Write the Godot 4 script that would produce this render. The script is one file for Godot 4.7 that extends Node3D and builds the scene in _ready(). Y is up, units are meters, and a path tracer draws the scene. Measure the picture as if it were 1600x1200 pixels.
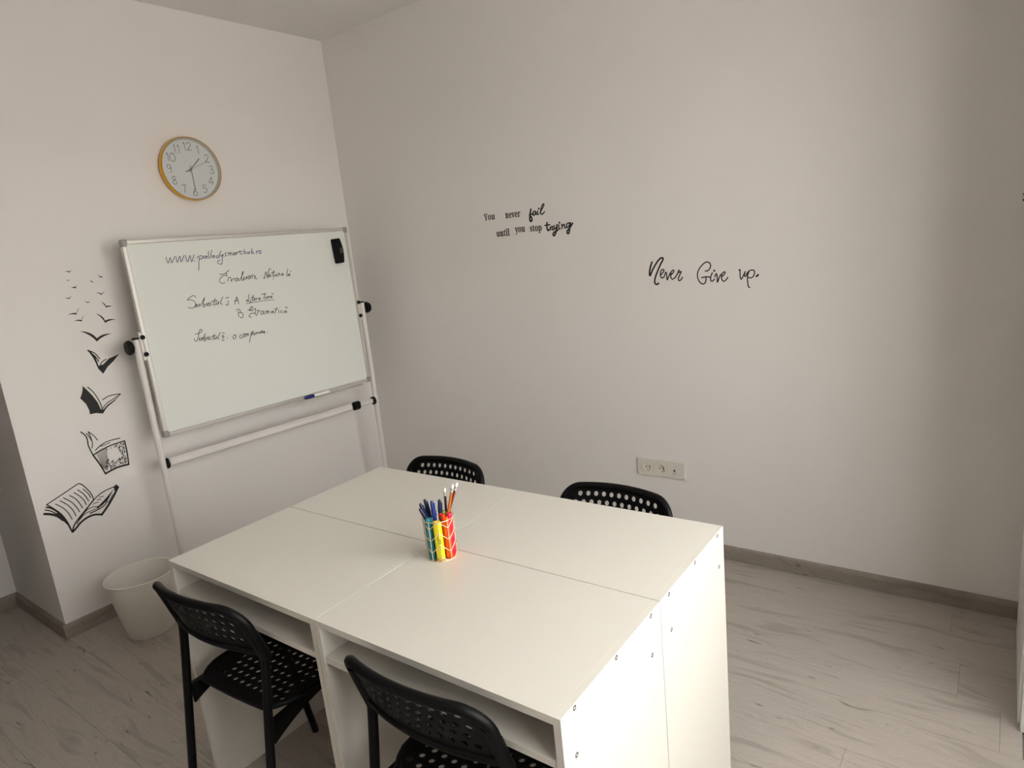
extends Node3D
# A small tutoring room: four white desks pushed together, four black perforated chairs,
# a mobile whiteboard, a wall clock and vinyl decals, lit by daylight from a glazed door.

class Shape:
	var v := PackedVector3Array()
	var n := PackedVector3Array()
	var t := PackedVector2Array()
	func tri(a: Vector3, b: Vector3, c: Vector3, na: Vector3, nb: Vector3, nc: Vector3, ua := Vector2.ZERO, ub := Vector2.ZERO, uc := Vector2.ZERO) -> void:
		if (b - a).cross(c - a).dot(na + nb + nc) > 0.0:
			v.append(a); v.append(c); v.append(b)
			n.append(na); n.append(nc); n.append(nb)
			t.append(ua); t.append(uc); t.append(ub)
		else:
			v.append(a); v.append(b); v.append(c)
			n.append(na); n.append(nb); n.append(nc)
			t.append(ua); t.append(ub); t.append(uc)
	func quad(a: Vector3, b: Vector3, c: Vector3, d: Vector3, na: Vector3, nb: Vector3, nc: Vector3, nd: Vector3) -> void:
		tri(a, b, c, na, nb, nc)
		tri(a, c, d, na, nc, nd)
	func flat(p: Array, out: Vector3) -> void:
		# a flat convex polygon facing "out"
		var m: Vector3 = (p[1] - p[0]).cross(p[2] - p[0]).normalized()
		if m.dot(out) < 0.0: m = -m
		for i in range(1, p.size() - 1):
			tri(p[0], p[i], p[i + 1], m, m, m)
	func mesh() -> ArrayMesh:
		var a := []
		a.resize(Mesh.ARRAY_MAX)
		a[Mesh.ARRAY_VERTEX] = v
		a[Mesh.ARRAY_NORMAL] = n
		a[Mesh.ARRAY_TEX_UV] = t
		var m := ArrayMesh.new()
		m.add_surface_from_arrays(Mesh.PRIMITIVE_TRIANGLES, a)
		return m

# ---------------------------------------------------------------- shapes
func box(s: Shape, c: Vector3, size: Vector3, b := 0.0, x := Transform3D.IDENTITY) -> void:
	# a box with chamfered edges
	var h := size * 0.5
	b = min(b, min(h.x, min(h.y, h.z)) * 0.9)
	if b <= 0.0: b = 0.00001
	var q := func(sx: float, sy: float, sz: float, axis: int) -> Vector3:
		var p := Vector3(sx * (h.x - b), sy * (h.y - b), sz * (h.z - b))
		p[axis] += b * [sx, sy, sz][axis]
		return x * (c + p)
	var mid: Vector3 = x * c
	for axis in 3:
		for sg in [-1.0, 1.0]:
			var pts := []
			for k in [[-1.0, -1.0], [1.0, -1.0], [1.0, 1.0], [-1.0, 1.0]]:
				var sgn := [0.0, 0.0, 0.0]
				sgn[axis] = sg; sgn[(axis + 1) % 3] = k[0]; sgn[(axis + 2) % 3] = k[1]
				pts.append(q.call(sgn[0], sgn[1], sgn[2], axis))
			s.flat(pts, (pts[0] + pts[2]) * 0.5 - mid)
	for axis in 3:
		var a1 := (axis + 1) % 3
		var a2 := (axis + 2) % 3
		for s1 in [-1.0, 1.0]:
			for s2 in [-1.0, 1.0]:
				var pts := []
				for k in [[-1.0, a1], [1.0, a1], [1.0, a2], [-1.0, a2]]:
					var sgn := [0.0, 0.0, 0.0]
					sgn[axis] = k[0]; sgn[a1] = s1; sgn[a2] = s2
					pts.append(q.call(sgn[0], sgn[1], sgn[2], k[1]))
				s.flat(pts, (pts[0] + pts[2]) * 0.5 - mid)
	for sx in [-1.0, 1.0]:
		for sy in [-1.0, 1.0]:
			for sz in [-1.0, 1.0]:
				var p := [q.call(sx, sy, sz, 0), q.call(sx, sy, sz, 1), q.call(sx, sy, sz, 2)]
				s.flat(p, p[0] - mid)

func frames(pts: Array, closed := false) -> Array:
	# parallel-carried frames along a path: [tangent, side, up]
	var out := []
	var count := pts.size()
	var side := Vector3.ZERO
	for i in count:
		var a: Vector3 = pts[(i - 1 + count) % count] if closed or i > 0 else pts[i]
		var b: Vector3 = pts[(i + 1) % count] if closed or i < count - 1 else pts[i]
		var tg := (b - a).normalized()
		if side == Vector3.ZERO:
			side = tg.cross(Vector3.UP if abs(tg.y) < 0.9 else Vector3.RIGHT).normalized()
		else:
			side = (side - tg * side.dot(tg)).normalized()
		out.append([tg, side, tg.cross(side).normalized()])
	return out

func tube(s: Shape, pts: Array, ra: float, seg := 10, closed := false, rb := -1.0, flatten := 1.0) -> void:
	# a round tube along a path; rb is the radius at the far end, flatten squashes the section
	if rb < 0.0: rb = ra
	var f := frames(pts, closed)
	var rings := []
	var norms := []
	for i in pts.size():
		var r: float = lerp(ra, rb, float(i) / max(1, pts.size() - 1))
		var ring := []
		var nn := []
		for k in seg:
			var a := TAU * k / seg
			var d: Vector3 = f[i][1] * cos(a) + f[i][2] * sin(a) * flatten
			ring.append(pts[i] + d * r)
			nn.append((f[i][1] * cos(a) + f[i][2] * sin(a) / flatten).normalized())
		rings.append(ring); norms.append(nn)
	var last := pts.size() if closed else pts.size() - 1
	for i in last:
		var j := (i + 1) % pts.size()
		for k in seg:
			var m := (k + 1) % seg
			s.quad(rings[i][k], rings[j][k], rings[j][m], rings[i][m], norms[i][k], norms[j][k], norms[j][m], norms[i][m])
	if not closed:
		s.flat(rings[0], -f[0][0])
		s.flat(rings[-1], f[-1][0])

func lathe(s: Shape, prof: Array, seg := 32, x := Transform3D.IDENTITY, squash := 1.0) -> void:
	# turns [radius, height] pairs about the local y axis; sharp where the profile bends strongly
	var dirs := []
	for i in prof.size() - 1:
		var d := Vector2(prof[i + 1][0] - prof[i][0], prof[i + 1][1] - prof[i][1]).normalized()
		dirs.append(Vector2(d.y, -d.x))
	var nrm := func(i: int, e: int) -> Vector2:
		var o: int = i + (1 if e == 1 else -1)
		if o < 0 or o >= dirs.size() or dirs[i].dot(dirs[o]) < 0.75: return dirs[i]
		return (dirs[i] + dirs[o]).normalized()
	for i in prof.size() - 1:
		var n0: Vector2 = nrm.call(i, 0)
		var n1: Vector2 = nrm.call(i, 1)
		for k in seg:
			var a := TAU * k / seg
			var b := TAU * (k + 1) / seg
			var p := []
			var q := []
			for e in [[i, a, n0], [i + 1, a, n1], [i + 1, b, n1], [i, b, n0]]:
				var r: float = prof[e[0]][0]
				p.append(x * Vector3(r * cos(e[1]), prof[e[0]][1], r * sin(e[1]) * squash))
				q.append((x.basis * Vector3(e[2].x * cos(e[1]), e[2].y, e[2].x * sin(e[1]) / squash)).normalized())
			if prof[i][0] < 1e-6: s.tri(p[0], p[1], p[2], q[1], q[1], q[2])
			elif prof[i + 1][0] < 1e-6: s.tri(p[0], p[1], p[3], q[0], q[0], q[3])
			else: s.quad(p[0], p[1], p[2], p[3], q[0], q[1], q[2], q[3])

func smooth(pts: Array, steps := 5, closed := false) -> Array:
	# Catmull-Rom through 2D or 3D points
	var out := []
	var c := pts.size()
	if c < 3: return pts
	var last := c if closed else c - 1
	for i in last:
		var p0 = pts[(i - 1 + c) % c] if closed or i > 0 else pts[i]
		var p1 = pts[i]
		var p2 = pts[(i + 1) % c]
		var p3 = pts[(i + 2) % c] if closed or i + 2 < c else pts[(i + 1) % c]
		for k in steps:
			var u := float(k) / steps
			out.append(p1.cubic_interpolate(p2, p0, p3, u))
	if not closed: out.append(pts[-1])
	return out

func ribbon(s: Shape, row: Array, put: Callable, grow := 1.0) -> void:
	# one pen stroke: [width, x, y, x, y ...] in tenths of a millimetre, laid flat on a plane
	var raw := []
	for i in range(1, row.size(), 2): raw.append(Vector2(row[i], row[i + 1]) * 0.0001)
	var p := smooth(raw, 5)
	var w: float = row[0] * 0.00005 * grow
	var nn: Vector3 = put.call(Vector2.ZERO, 1.0) - put.call(Vector2.ZERO, 0.0)
	var l := []
	var r := []
	for i in p.size():
		var d: Vector2 = (p[min(i + 1, p.size() - 1)] - p[max(i - 1, 0)]).normalized()
		var o := Vector2(-d.y, d.x) * w
		l.append(put.call(p[i] + o, 0.0)); r.append(put.call(p[i] - o, 0.0))
	for i in p.size() - 1: s.quad(l[i], l[i + 1], r[i + 1], r[i], nn, nn, nn, nn)
	for e in [0, p.size() - 1]:
		var prev: Vector3 = put.call(p[e] + Vector2(w, 0), 0.0)
		for k in range(1, 9):
			var cur: Vector3 = put.call(p[e] + Vector2(cos(TAU * k / 8), sin(TAU * k / 8)) * w, 0.0)
			s.tri(put.call(p[e], 0.0), prev, cur, nn, nn, nn)
			prev = cur

func blot(s: Shape, row: Array, put: Callable) -> void:
	# a filled outline in tenths of a millimetre
	var p := PackedVector2Array()
	for i in range(0, row.size(), 2): p.append(Vector2(row[i], row[i + 1]) * 0.0001)
	var nn: Vector3 = put.call(Vector2.ZERO, 1.0) - put.call(Vector2.ZERO, 0.0)
	var ix := Geometry2D.triangulate_polygon(p)
	for i in range(0, ix.size(), 3):
		s.tri(put.call(p[ix[i]], 0.0), put.call(p[ix[i + 1]], 0.0), put.call(p[ix[i + 2]], 0.0), nn, nn, nn)

# ---------------------------------------------------------------- scene graph
var taken := {}
func numbered(called: String) -> String:
	var k: int = taken.get(called, 0)
	taken[called] = k + 1
	return called if k == 0 else "%s_%03d" % [called, k]

func meta(o: Node, label: String, category: String, group := "") -> void:
	o.set_meta("label", label)
	o.set_meta("category", category)
	if group != "": o.set_meta("group", group)

func thing(called: String, label: String, category: String, at := Vector3.ZERO, turn := 0.0, group := "") -> Node3D:
	var o := Node3D.new()
	o.name = numbered(called)
	add_child(o)
	o.position = at
	o.rotation.y = turn
	meta(o, label, category, group)
	return o

func part(called: String, m: Mesh, mat: Material, parent: Node, at := Vector3.ZERO) -> MeshInstance3D:
	var o := MeshInstance3D.new()
	o.name = called
	o.mesh = m
	o.material_override = mat
	o.cast_shadow = GeometryInstance3D.SHADOW_CASTING_SETTING_ON
	o.position = at
	parent.add_child(o, true)
	return o

func single(called: String, m: Mesh, mat: Material, label: String, category: String, group := "") -> MeshInstance3D:
	var o := part(numbered(called), m, mat, self)
	meta(o, label, category, group)
	return o

func setting(called: String, m: Mesh, mat: Material, label: String, category: String) -> MeshInstance3D:
	var o := part(called, m, mat, self)
	meta(o, label, category)
	o.set_meta("kind", "structure")
	return o

func boxmesh(c: Vector3, size: Vector3, b := 0.0) -> ArrayMesh:
	var s := Shape.new()
	box(s, c, size, b)
	return s.mesh()

func span(a: Vector3, b: Vector3, bev := 0.0) -> ArrayMesh:
	return boxmesh((a + b) * 0.5, (b - a).abs(), bev)

# ---------------------------------------------------------------- materials
func mat(r: int, g: int, b: int, rough := 0.5, metal := 0.0) -> StandardMaterial3D:
	var m := StandardMaterial3D.new()
	m.albedo_color = Color8(r, g, b)
	m.roughness = rough
	m.metallic = metal
	return m

func noise(sd: int, freq := 1.0, oct := 3) -> FastNoiseLite:
	var f := FastNoiseLite.new()
	f.noise_type = FastNoiseLite.TYPE_SIMPLEX_SMOOTH
	f.seed = sd
	f.frequency = freq
	f.fractal_octaves = oct
	return f

func paint(r: int, g: int, b: int, sd: int) -> StandardMaterial3D:
	# rolled wall paint: a fine orange-peel relief
	var m := mat(r, g, b, 0.85)
	var im := noise(sd, 0.05, 4).get_seamless_image(512, 512)
	im.convert(Image.FORMAT_RGBA8)
	im.bump_map_to_normal_map(1.0)
	m.normal_enabled = true
	m.normal_texture = ImageTexture.create_from_image(im)
	m.normal_scale = 0.25
	m.uv1_triplanar = true
	m.uv1_world_triplanar = true
	m.uv1_scale = Vector3.ONE * 2.5
	return m

func oak(sd: int, wide: int, tall: int, mm: float, base: Color, vein: Color) -> StandardMaterial3D:
	# greige oak print: streaks along the board, wandering dark veins and a few knots
	var n1 := noise(sd, 1.0, 2)
	var n2 := noise(sd + 50, 1.0, 3)
	var n3 := noise(sd + 90, 1.0, 2)
	var rng := RandomNumberGenerator.new()
	rng.seed = sd
	var knots := []
	for i in 3: knots.append(Vector3(rng.randf() * wide * mm, rng.randf_range(0.15, 0.85) * tall * mm, rng.randf_range(0.3, 0.9)))
	var data := PackedByteArray()
	data.resize(wide * tall * 3)
	var at := 0
	for j in tall:
		for i in wide:
			var x := i * mm
			var y := j * mm
			var wy := y + n1.get_noise_2d(x * 0.0020, y * 0.008) * 30.0
			var dark := 0.0
			for k in knots:
				var dx: float = (x - k.x) / (26.0 * k.z)
				var dy: float = (y - k.y) / (9.0 * k.z)
				var e := exp(-(dx * dx * 0.25 + dy * dy * 0.35))
				wy += e * 9.0 * sign(dy)
				var core := exp(-(dx * dx * 3.0 + dy * dy * 5.0))
				dark += core * 0.95
			var fine := n2.get_noise_2d(x * 0.010, wy * 0.5)
			var mid := n3.get_noise_2d(x * 0.0010 + 7.0, wy * 0.045)
			var broad := n1.get_noise_2d(x * 0.0016 + 31.0, wy * 0.022 + 11.0)
			var rid: float = abs(n3.get_noise_2d(x * 0.0008 + 90.0, wy * 0.016))
			var gate := smoothstep(0.0, 0.4, n1.get_noise_2d(x * 0.003 + 60.0, y * 0.02 + 5.0))
			dark += smoothstep(0.017, 0.0, rid) * gate * 0.95
			dark += smoothstep(0.15, 0.6, broad) * 0.26
			dark += smoothstep(0.1, 0.6, mid) * 0.12
			var tone := 1.0 + fine * 0.07 + mid * 0.03
			var c := base.lerp(vein, clamp(dark, 0.0, 1.0)) * tone
			data[at] = int(clamp(c.r, 0.0, 1.0) * 255.0)
			data[at + 1] = int(clamp(c.g, 0.0, 1.0) * 255.0)
			data[at + 2] = int(clamp(c.b, 0.0, 1.0) * 255.0)
			at += 3
	var m := StandardMaterial3D.new()
	m.albedo_texture = ImageTexture.create_from_image(Image.create_from_data(wide, tall, false, Image.FORMAT_RGB8, data))
	m.roughness = 0.5
	return m

# ---------------------------------------------------------------- traced writing and decals (tenths of a millimetre)
const INK_ADDRESS = [
	[34, -4224, 3643, -4191, 3361, -4040, 3612, -4026, 3356, -3833, 3642],
	[34, -3777, 3654, -3767, 3361, -3599, 3640, -3586, 3371, -3406, 3656],
	[35, -3342, 3657, -3297, 3337, -3123, 3634, -3106, 3330, -2925, 3650],
	[35, -2967, 3372, -2951, 3339],
	[36, -2704, 3489, -2780, 3222, -2852, 2906],
	[36, -2811, 3497, -2717, 3554, -2581, 3575, -2522, 3506, -2612, 3426, -2713, 3447],
	[36, -2356, 3541, -2454, 3549, -2487, 3471, -2426, 3443, -2339, 3540, -2344, 3437],
	[36, -2202, 3763, -2267, 3453, -2250, 3436],
	[36, -2031, 3808, -2184, 3430],
	[36, -1968, 3543, -2055, 3534, -2078, 3454, -2022, 3443, -1958, 3542, -1961, 3445],
	[37, -1783, 3529, -1860, 3486, -1869, 3411, -1788, 3424, -1715, 3523],
	[37, -1594, 3728, -1729, 3492, -1737, 3420],
	[37, -1641, 3550, -1624, 3467, -1518, 3557],
	[37, -1505, 3573, -1603, 3317, -1653, 3123, -1767, 3107, -1863, 3174, -1820, 3269, -1711, 3293],
	[37, -1320, 3625, -1406, 3598, -1394, 3538, -1357, 3495, -1436, 3452],
	[37, -1234, 3635, -1247, 3470],
	[38, -1237, 3569, -1157, 3613, -1160, 3480],
	[38, -1143, 3562, -1070, 3606, -1068, 3479],
	[38, -895, 3593, -976, 3582, -994, 3494, -935, 3489, -879, 3585, -875, 3484],
	[38, -815, 3604, -817, 3487],
	[38, -814, 3553, -749, 3609, -709, 3596],
	[38, -610, 3672, -627, 3539, -574, 3495, -521, 3524],
	[38, -693, 3618, -491, 3637],
	[39, -371, 3722, -415, 3472],
	[39, -398, 3556, -325, 3591, -311, 3481],
	[39, -226, 3593, -233, 3502, -171, 3498, -124, 3603, -123, 3501],
	[39, 53, 3743, -28, 3477],
	[39, -11, 3560, 66, 3572, 69, 3493, -17, 3476],
	[39, 133, 3481, 145, 3467],
	[39, 257, 3592, 248, 3455],
	[39, 254, 3524, 320, 3587, 366, 3574],
	[40, 450, 3612, 384, 3531, 404, 3444, 483, 3462, 515, 3563, 450, 3612]]
const INK_TITLE = [
	[36, -1892, 2627, -1751, 2603, -1585, 2637, -1476, 2708, -1374, 2775],
	[36, -1542, 2651, -1536, 2587, -1522, 2488],
	[36, -1526, 2535, -1685, 2538, -1864, 2442, -1957, 2313, -1923, 2220, -1813, 2177, -1688, 2200],
	[37, -1538, 2242, -1491, 2378, -1412, 2434, -1354, 2389, -1361, 2223, -1271, 2329, -1199, 2347, -1154, 2304],
	[37, -993, 2352, -1092, 2336, -1164, 2253, -1121, 2197, -1043, 2240, -982, 2338, -989, 2235, -938, 2216],
	[37, -938, 2216, -755, 2431, -645, 2628, -691, 2606, -774, 2407, -811, 2229, -762, 2197],
	[38, -762, 2197, -640, 2380, -689, 2281, -655, 2238, -571, 2308, -514, 2380, -540, 2252],
	[38, -340, 2402, -415, 2383, -464, 2283, -416, 2239, -315, 2386, -320, 2250],
	[38, -224, 2416, -236, 2247],
	[38, -229, 2364, -154, 2409, -101, 2391],
	[38, -136, 2289, -58, 2320, -23, 2351, -69, 2335, -93, 2245, -52, 2206, 21, 2214],
	[39, 397, 2234, 422, 2183, 577, 2510, 599, 2186, 752, 2573, 826, 2646, 868, 2602],
	[39, 765, 2344, 701, 2323, 685, 2244, 732, 2226, 791, 2328, 802, 2232],
	[40, 1027, 2533, 923, 2287, 948, 2217, 998, 2239],
	[40, 868, 2414, 1070, 2448],
	[40, 908, 2122, 905, 2079],
	[40, 1031, 2331, 1026, 2228],
	[40, 1149, 2319, 1094, 2270, 1131, 2226, 1183, 2261, 1149, 2319],
	[40, 1261, 2375, 1255, 2240],
	[40, 1265, 2334, 1324, 2356, 1326, 2247],
	[40, 1501, 2325, 1429, 2304, 1422, 2237, 1486, 2252, 1525, 2322, 1536, 2225],
	[41, 1850, 2523, 1766, 2339, 1721, 2193, 1780, 2179],
	[41, 1893, 2272, 1826, 2251, 1812, 2184, 1875, 2186, 1917, 2270, 1909, 2166],
	[41, 1987, 2428, 1998, 2358]]
const INK_SUBJECT_ONE = [
	[34, -3262, 1672, -3290, 1741, -3387, 1759, -3544, 1693, -3661, 1609, -3653, 1579, -3536, 1593, -3384, 1501, -3326, 1365, -3394, 1245, -3536, 1184, -3708, 1245],
	[34, -3375, 1199, -3270, 1357, -3293, 1245, -3257, 1212, -3157, 1342, -3169, 1214],
	[35, -3121, 1236, -2940, 1472, -2839, 1604, -2943, 1386, -2998, 1191, -2927, 1181, -2884, 1277, -2948, 1294],
	[35, -2809, 1325, -2821, 1195],
	[35, -2763, 1260, -2683, 1287, -2704, 1331, -2760, 1274, -2753, 1192, -2686, 1200],
	[35, -2554, 1335, -2621, 1300, -2638, 1214, -2566, 1205],
	[35, -2340, 1497, -2469, 1236, -2449, 1189, -2367, 1222],
	[35, -2530, 1375, -2255, 1398],
	[35, -2314, 1332, -2336, 1224, -2278, 1210, -2207, 1333, -2216, 1216],
	[36, -1955, 1522, -2113, 1276, -2098, 1200, -2031, 1183],
	[36, -1814, 1459, -1643, 1459],
	[36, -1717, 1298, -1747, 1153],
	[36, -1882, 1157, -1825, 1104, -1736, 1113],
	[37, -1420, 1095, -1320, 1277, -1240, 1432, -1224, 1279, -1201, 1080],
	[37, -1412, 1259, -1196, 1261],
	[37, -570, 1484, -647, 1266, -722, 1138, -782, 1161, -773, 1206, -694, 1196, -588, 1075, -518, 1096],
	[38, -542, 1222, -547, 1115],
	[38, -352, 1427, -452, 1179, -429, 1130, -374, 1154],
	[38, -510, 1294, -325, 1316],
	[38, -349, 1197, -293, 1227, -321, 1255, -362, 1183, -328, 1139, -268, 1156],
	[38, -240, 1244, -242, 1152],
	[38, -238, 1207, -174, 1242],
	[38, -42, 1235, -104, 1212, -109, 1151, -44, 1173, -16, 1231, -9, 1147],
	[39, 317, 1422, 185, 1190, 209, 1141],
	[38, 93, 1403, 363, 1401],
	[39, 299, 1253, 281, 1162, 347, 1154, 392, 1257, 392, 1158],
	[39, 452, 1250, 450, 1156],
	[39, 456, 1218, 520, 1248],
	[39, 606, 1246, 549, 1222, 544, 1160, 607, 1168, 650, 1241, 655, 1146],
	[39, 681, 1394, 712, 1343, 774, 1341],
	[29, -824, 1039, -364, 1045, 142, 1065, 752, 1030]]
const INK_SUBJECT_ONE_B = [
	[37, -1394, 760, -1364, 806, -1276, 820, -1203, 763, -1210, 673, -1270, 641],
	[37, -1297, 716, -1338, 570, -1323, 437],
	[37, -1260, 640, -1144, 633, -1087, 513, -1138, 399, -1218, 375, -1263, 418],
	[38, -793, 715, -699, 692, -581, 737, -500, 807, -524, 852, -605, 832, -679, 740, -663, 656, -554, 651, -407, 723, -364, 717, -378, 595, -446, 481, -424, 426],
	[38, -435, 480, -560, 518, -695, 497, -784, 408, -768, 354, -674, 334],
	[38, -417, 353, -302, 481, -251, 618, -282, 633],
	[38, -259, 578, -177, 598, -140, 561],
	[38, 48, 545, -66, 540, -128, 456, -99, 379, -12, 418, 55, 523, 41, 400, 94, 382],
	[39, 182, 536, 173, 381],
	[39, 183, 484, 257, 515, 241, 381],
	[39, 258, 463, 335, 504, 323, 391],
	[39, 567, 460, 474, 453, 450, 393, 504, 375, 588, 447, 583, 364],
	[39, 821, 625, 714, 440, 644, 323],
	[39, 654, 543, 850, 537],
	[40, 895, 467, 879, 310],
	[40, 981, 603, 987, 587],
	[40, 1076, 431, 1003, 388, 1000, 324, 1089, 322],
	[40, 1325, 374, 1205, 370, 1170, 311, 1235, 280, 1321, 353, 1324, 246],
	[40, 1307, 579, 1345, 531, 1430, 535]]
const INK_SUBJECT_TWO = [
	[35, -3650, -34, -3522, -48, -3388, -8, -3287, 51, -3308, 131, -3374, 116, -3449, 2, -3509, -164, -3593, -326, -3669, -389, -3728, -315, -3713, -242],
	[35, -3528, -376, -3460, -236, -3471, -348, -3430, -393, -3348, -243, -3359, -380],
	[35, -3331, -347, -3222, -188, -3162, -84, -3232, -237, -3288, -444, -3221, -430, -3191, -346, -3240, -338],
	[35, -3148, -264, -3159, -377],
	[35, -3086, -339, -3029, -311, -3054, -273, -3094, -338, -3082, -404, -3019, -389],
	[35, -2924, -303, -2981, -332, -2989, -407, -2919, -407],
	[36, -2735, -207, -2839, -395, -2809, -439, -2753, -423],
	[36, -2881, -285, -2669, -270],
	[36, -2735, -336, -2756, -409, -2701, -427, -2644, -339, -2648, -421],
	[36, -2436, -162, -2573, -377, -2588, -452, -2551, -466],
	[36, -2338, -204, -2222, -224],
	[36, -2345, -338, -2376, -450],
	[36, -2324, -329, -2290, -361, -2319, -473],
	[36, -2431, -552, -2306, -566],
	[37, -2140, -478, -2125, -496],
	[37, -1728, -391, -1829, -479, -1823, -585, -1741, -587, -1670, -480, -1715, -393, -1659, -456],
	[37, -1379, -437, -1478, -513, -1483, -605, -1375, -624],
	[38, -1222, -424, -1324, -513, -1316, -608, -1221, -557, -1211, -439],
	[38, -1154, -435, -1159, -595],
	[38, -1151, -489, -1072, -449, -1083, -568],
	[38, -1069, -503, -1004, -461, -1012, -566],
	[38, -793, -402, -931, -661, -1042, -923],
	[38, -880, -482, -732, -385, -748, -463, -871, -577],
	[38, -726, -494, -742, -572, -684, -569, -645, -481, -645, -562],
	[39, -579, -478, -583, -572],
	[39, -578, -519, -506, -477, -508, -558],
	[39, -433, -476, -433, -544, -360, -474, -354, -557, -292, -499, -231, -414, -272, -543],
	[39, -196, -529, -216, -485, -207, -554, -105, -517, -142, -483, -147, -578, -93, -573],
	[39, 31, -548, 38, -571]]
const WORD_FAIL = [
	[78, 13824, 16820, 13754, 16583, 13705, 16343, 13758, 16233, 13840, 16295, 13805, 16456, 13766, 16495],
	[59, 13709, 16571, 13952, 16598],
	[58, 14052, 16709, 13937, 16652, 13923, 16531, 14033, 16537, 14114, 16685, 14112, 16547, 14186, 16556],
	[58, 14223, 16691, 14199, 16555, 14270, 16530],
	[77, 14292, 16811, 14310, 16782],
	[57, 14341, 16592, 14511, 16781, 14628, 16957, 14562, 16981, 14451, 16822, 14387, 16622, 14419, 16515, 14528, 16538, 14621, 16614]]
const WORD_TRYING = [
	[77, 14715, 16088, 14688, 15831, 14739, 15705, 14828, 15749],
	[58, 14574, 15963, 14872, 15970],
	[57, 14882, 15865, 14910, 15724],
	[57, 14898, 15812, 14989, 15873, 15027, 15835, 14994, 15717, 15100, 15725],
	[57, 15119, 15912, 15107, 15793, 15188, 15768, 15286, 15914],
	[76, 15287, 15930, 15217, 15645, 15091, 15432, 15011, 15473, 15063, 15572, 15326, 15687],
	[56, 15390, 15921, 15374, 15751, 15454, 15727],
	[75, 15426, 16030, 15435, 16002],
	[56, 15556, 15922, 15558, 15734],
	[56, 15560, 15837, 15698, 15909, 15704, 15755, 15785, 15748],
	[56, 15987, 15949, 15863, 15927, 15812, 15813, 15888, 15755, 16001, 15880, 16029, 15962],
	[74, 16047, 15943, 15982, 15679, 15923, 15480, 15841, 15470, 15830, 15574, 15985, 15712, 16166, 15915]]
const WORD_NEVER = [
	[67, 20142, 13838, 20052, 13612, 20000, 13400, 20010, 13227, 20162, 13499, 20392, 13823, 20553, 13971, 20667, 13981, 20663, 13894, 20517, 13656, 20323, 13276, 20232, 13030, 20242, 12868, 20337, 12828, 20405, 12879],
	[48, 20524, 13230, 20633, 13331, 20695, 13434, 20641, 13479, 20549, 13406, 20513, 13231, 20563, 13104, 20679, 13134],
	[47, 20679, 13134, 20786, 13358, 20815, 13180, 20824, 13003, 20929, 13210, 20991, 13312],
	[47, 20985, 13189, 21102, 13289, 21163, 13391, 21109, 13418, 21029, 13328, 21001, 13136, 21071, 13027, 21204, 13091],
	[47, 21204, 13091, 21344, 13294, 21405, 13413],
	[47, 21405, 13413, 21345, 13311, 21438, 13324, 21494, 13338, 21413, 13185, 21350, 13031, 21383, 12942, 21478, 12990, 21538, 13092]]
const WORD_GIVE = [
	[45, 22571, 13304, 22694, 13318, 22803, 13454, 22791, 13607, 22655, 13683, 22476, 13592, 22291, 13381, 22221, 13145, 22272, 12902, 22426, 12757, 22552, 12803, 22592, 12938, 22596, 13041],
	[45, 22401, 13026, 22614, 13057, 22788, 13021],
	[45, 22882, 13213, 22806, 13047, 22801, 12895, 22869, 12857, 22959, 12938],
	[68, 22958, 13304, 22971, 13283],
	[44, 22980, 13039, 23053, 13170, 23083, 13034, 23086, 12797, 23168, 12996, 23241, 13127],
	[44, 23254, 13009, 23376, 13103, 23430, 13201, 23380, 13221, 23292, 13141, 23270, 12957, 23334, 12837, 23437, 12866, 23536, 12985]]
const WORD_UP = [
	[43, 24011, 13253, 24051, 13284, 24047, 13119, 24060, 12953, 24101, 12885, 24194, 13046, 24263, 13190],
	[43, 24263, 13190, 24226, 13011, 24291, 13008, 24376, 13135],
	[43, 24426, 13214, 24356, 13005, 24351, 12774, 24379, 12575, 24434, 12523],
	[42, 24309, 13073, 24409, 13199, 24556, 13240, 24642, 13170, 24599, 12993, 24485, 12916, 24372, 12955],
	[65, 24712, 12971, 24787, 13032]]
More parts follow.
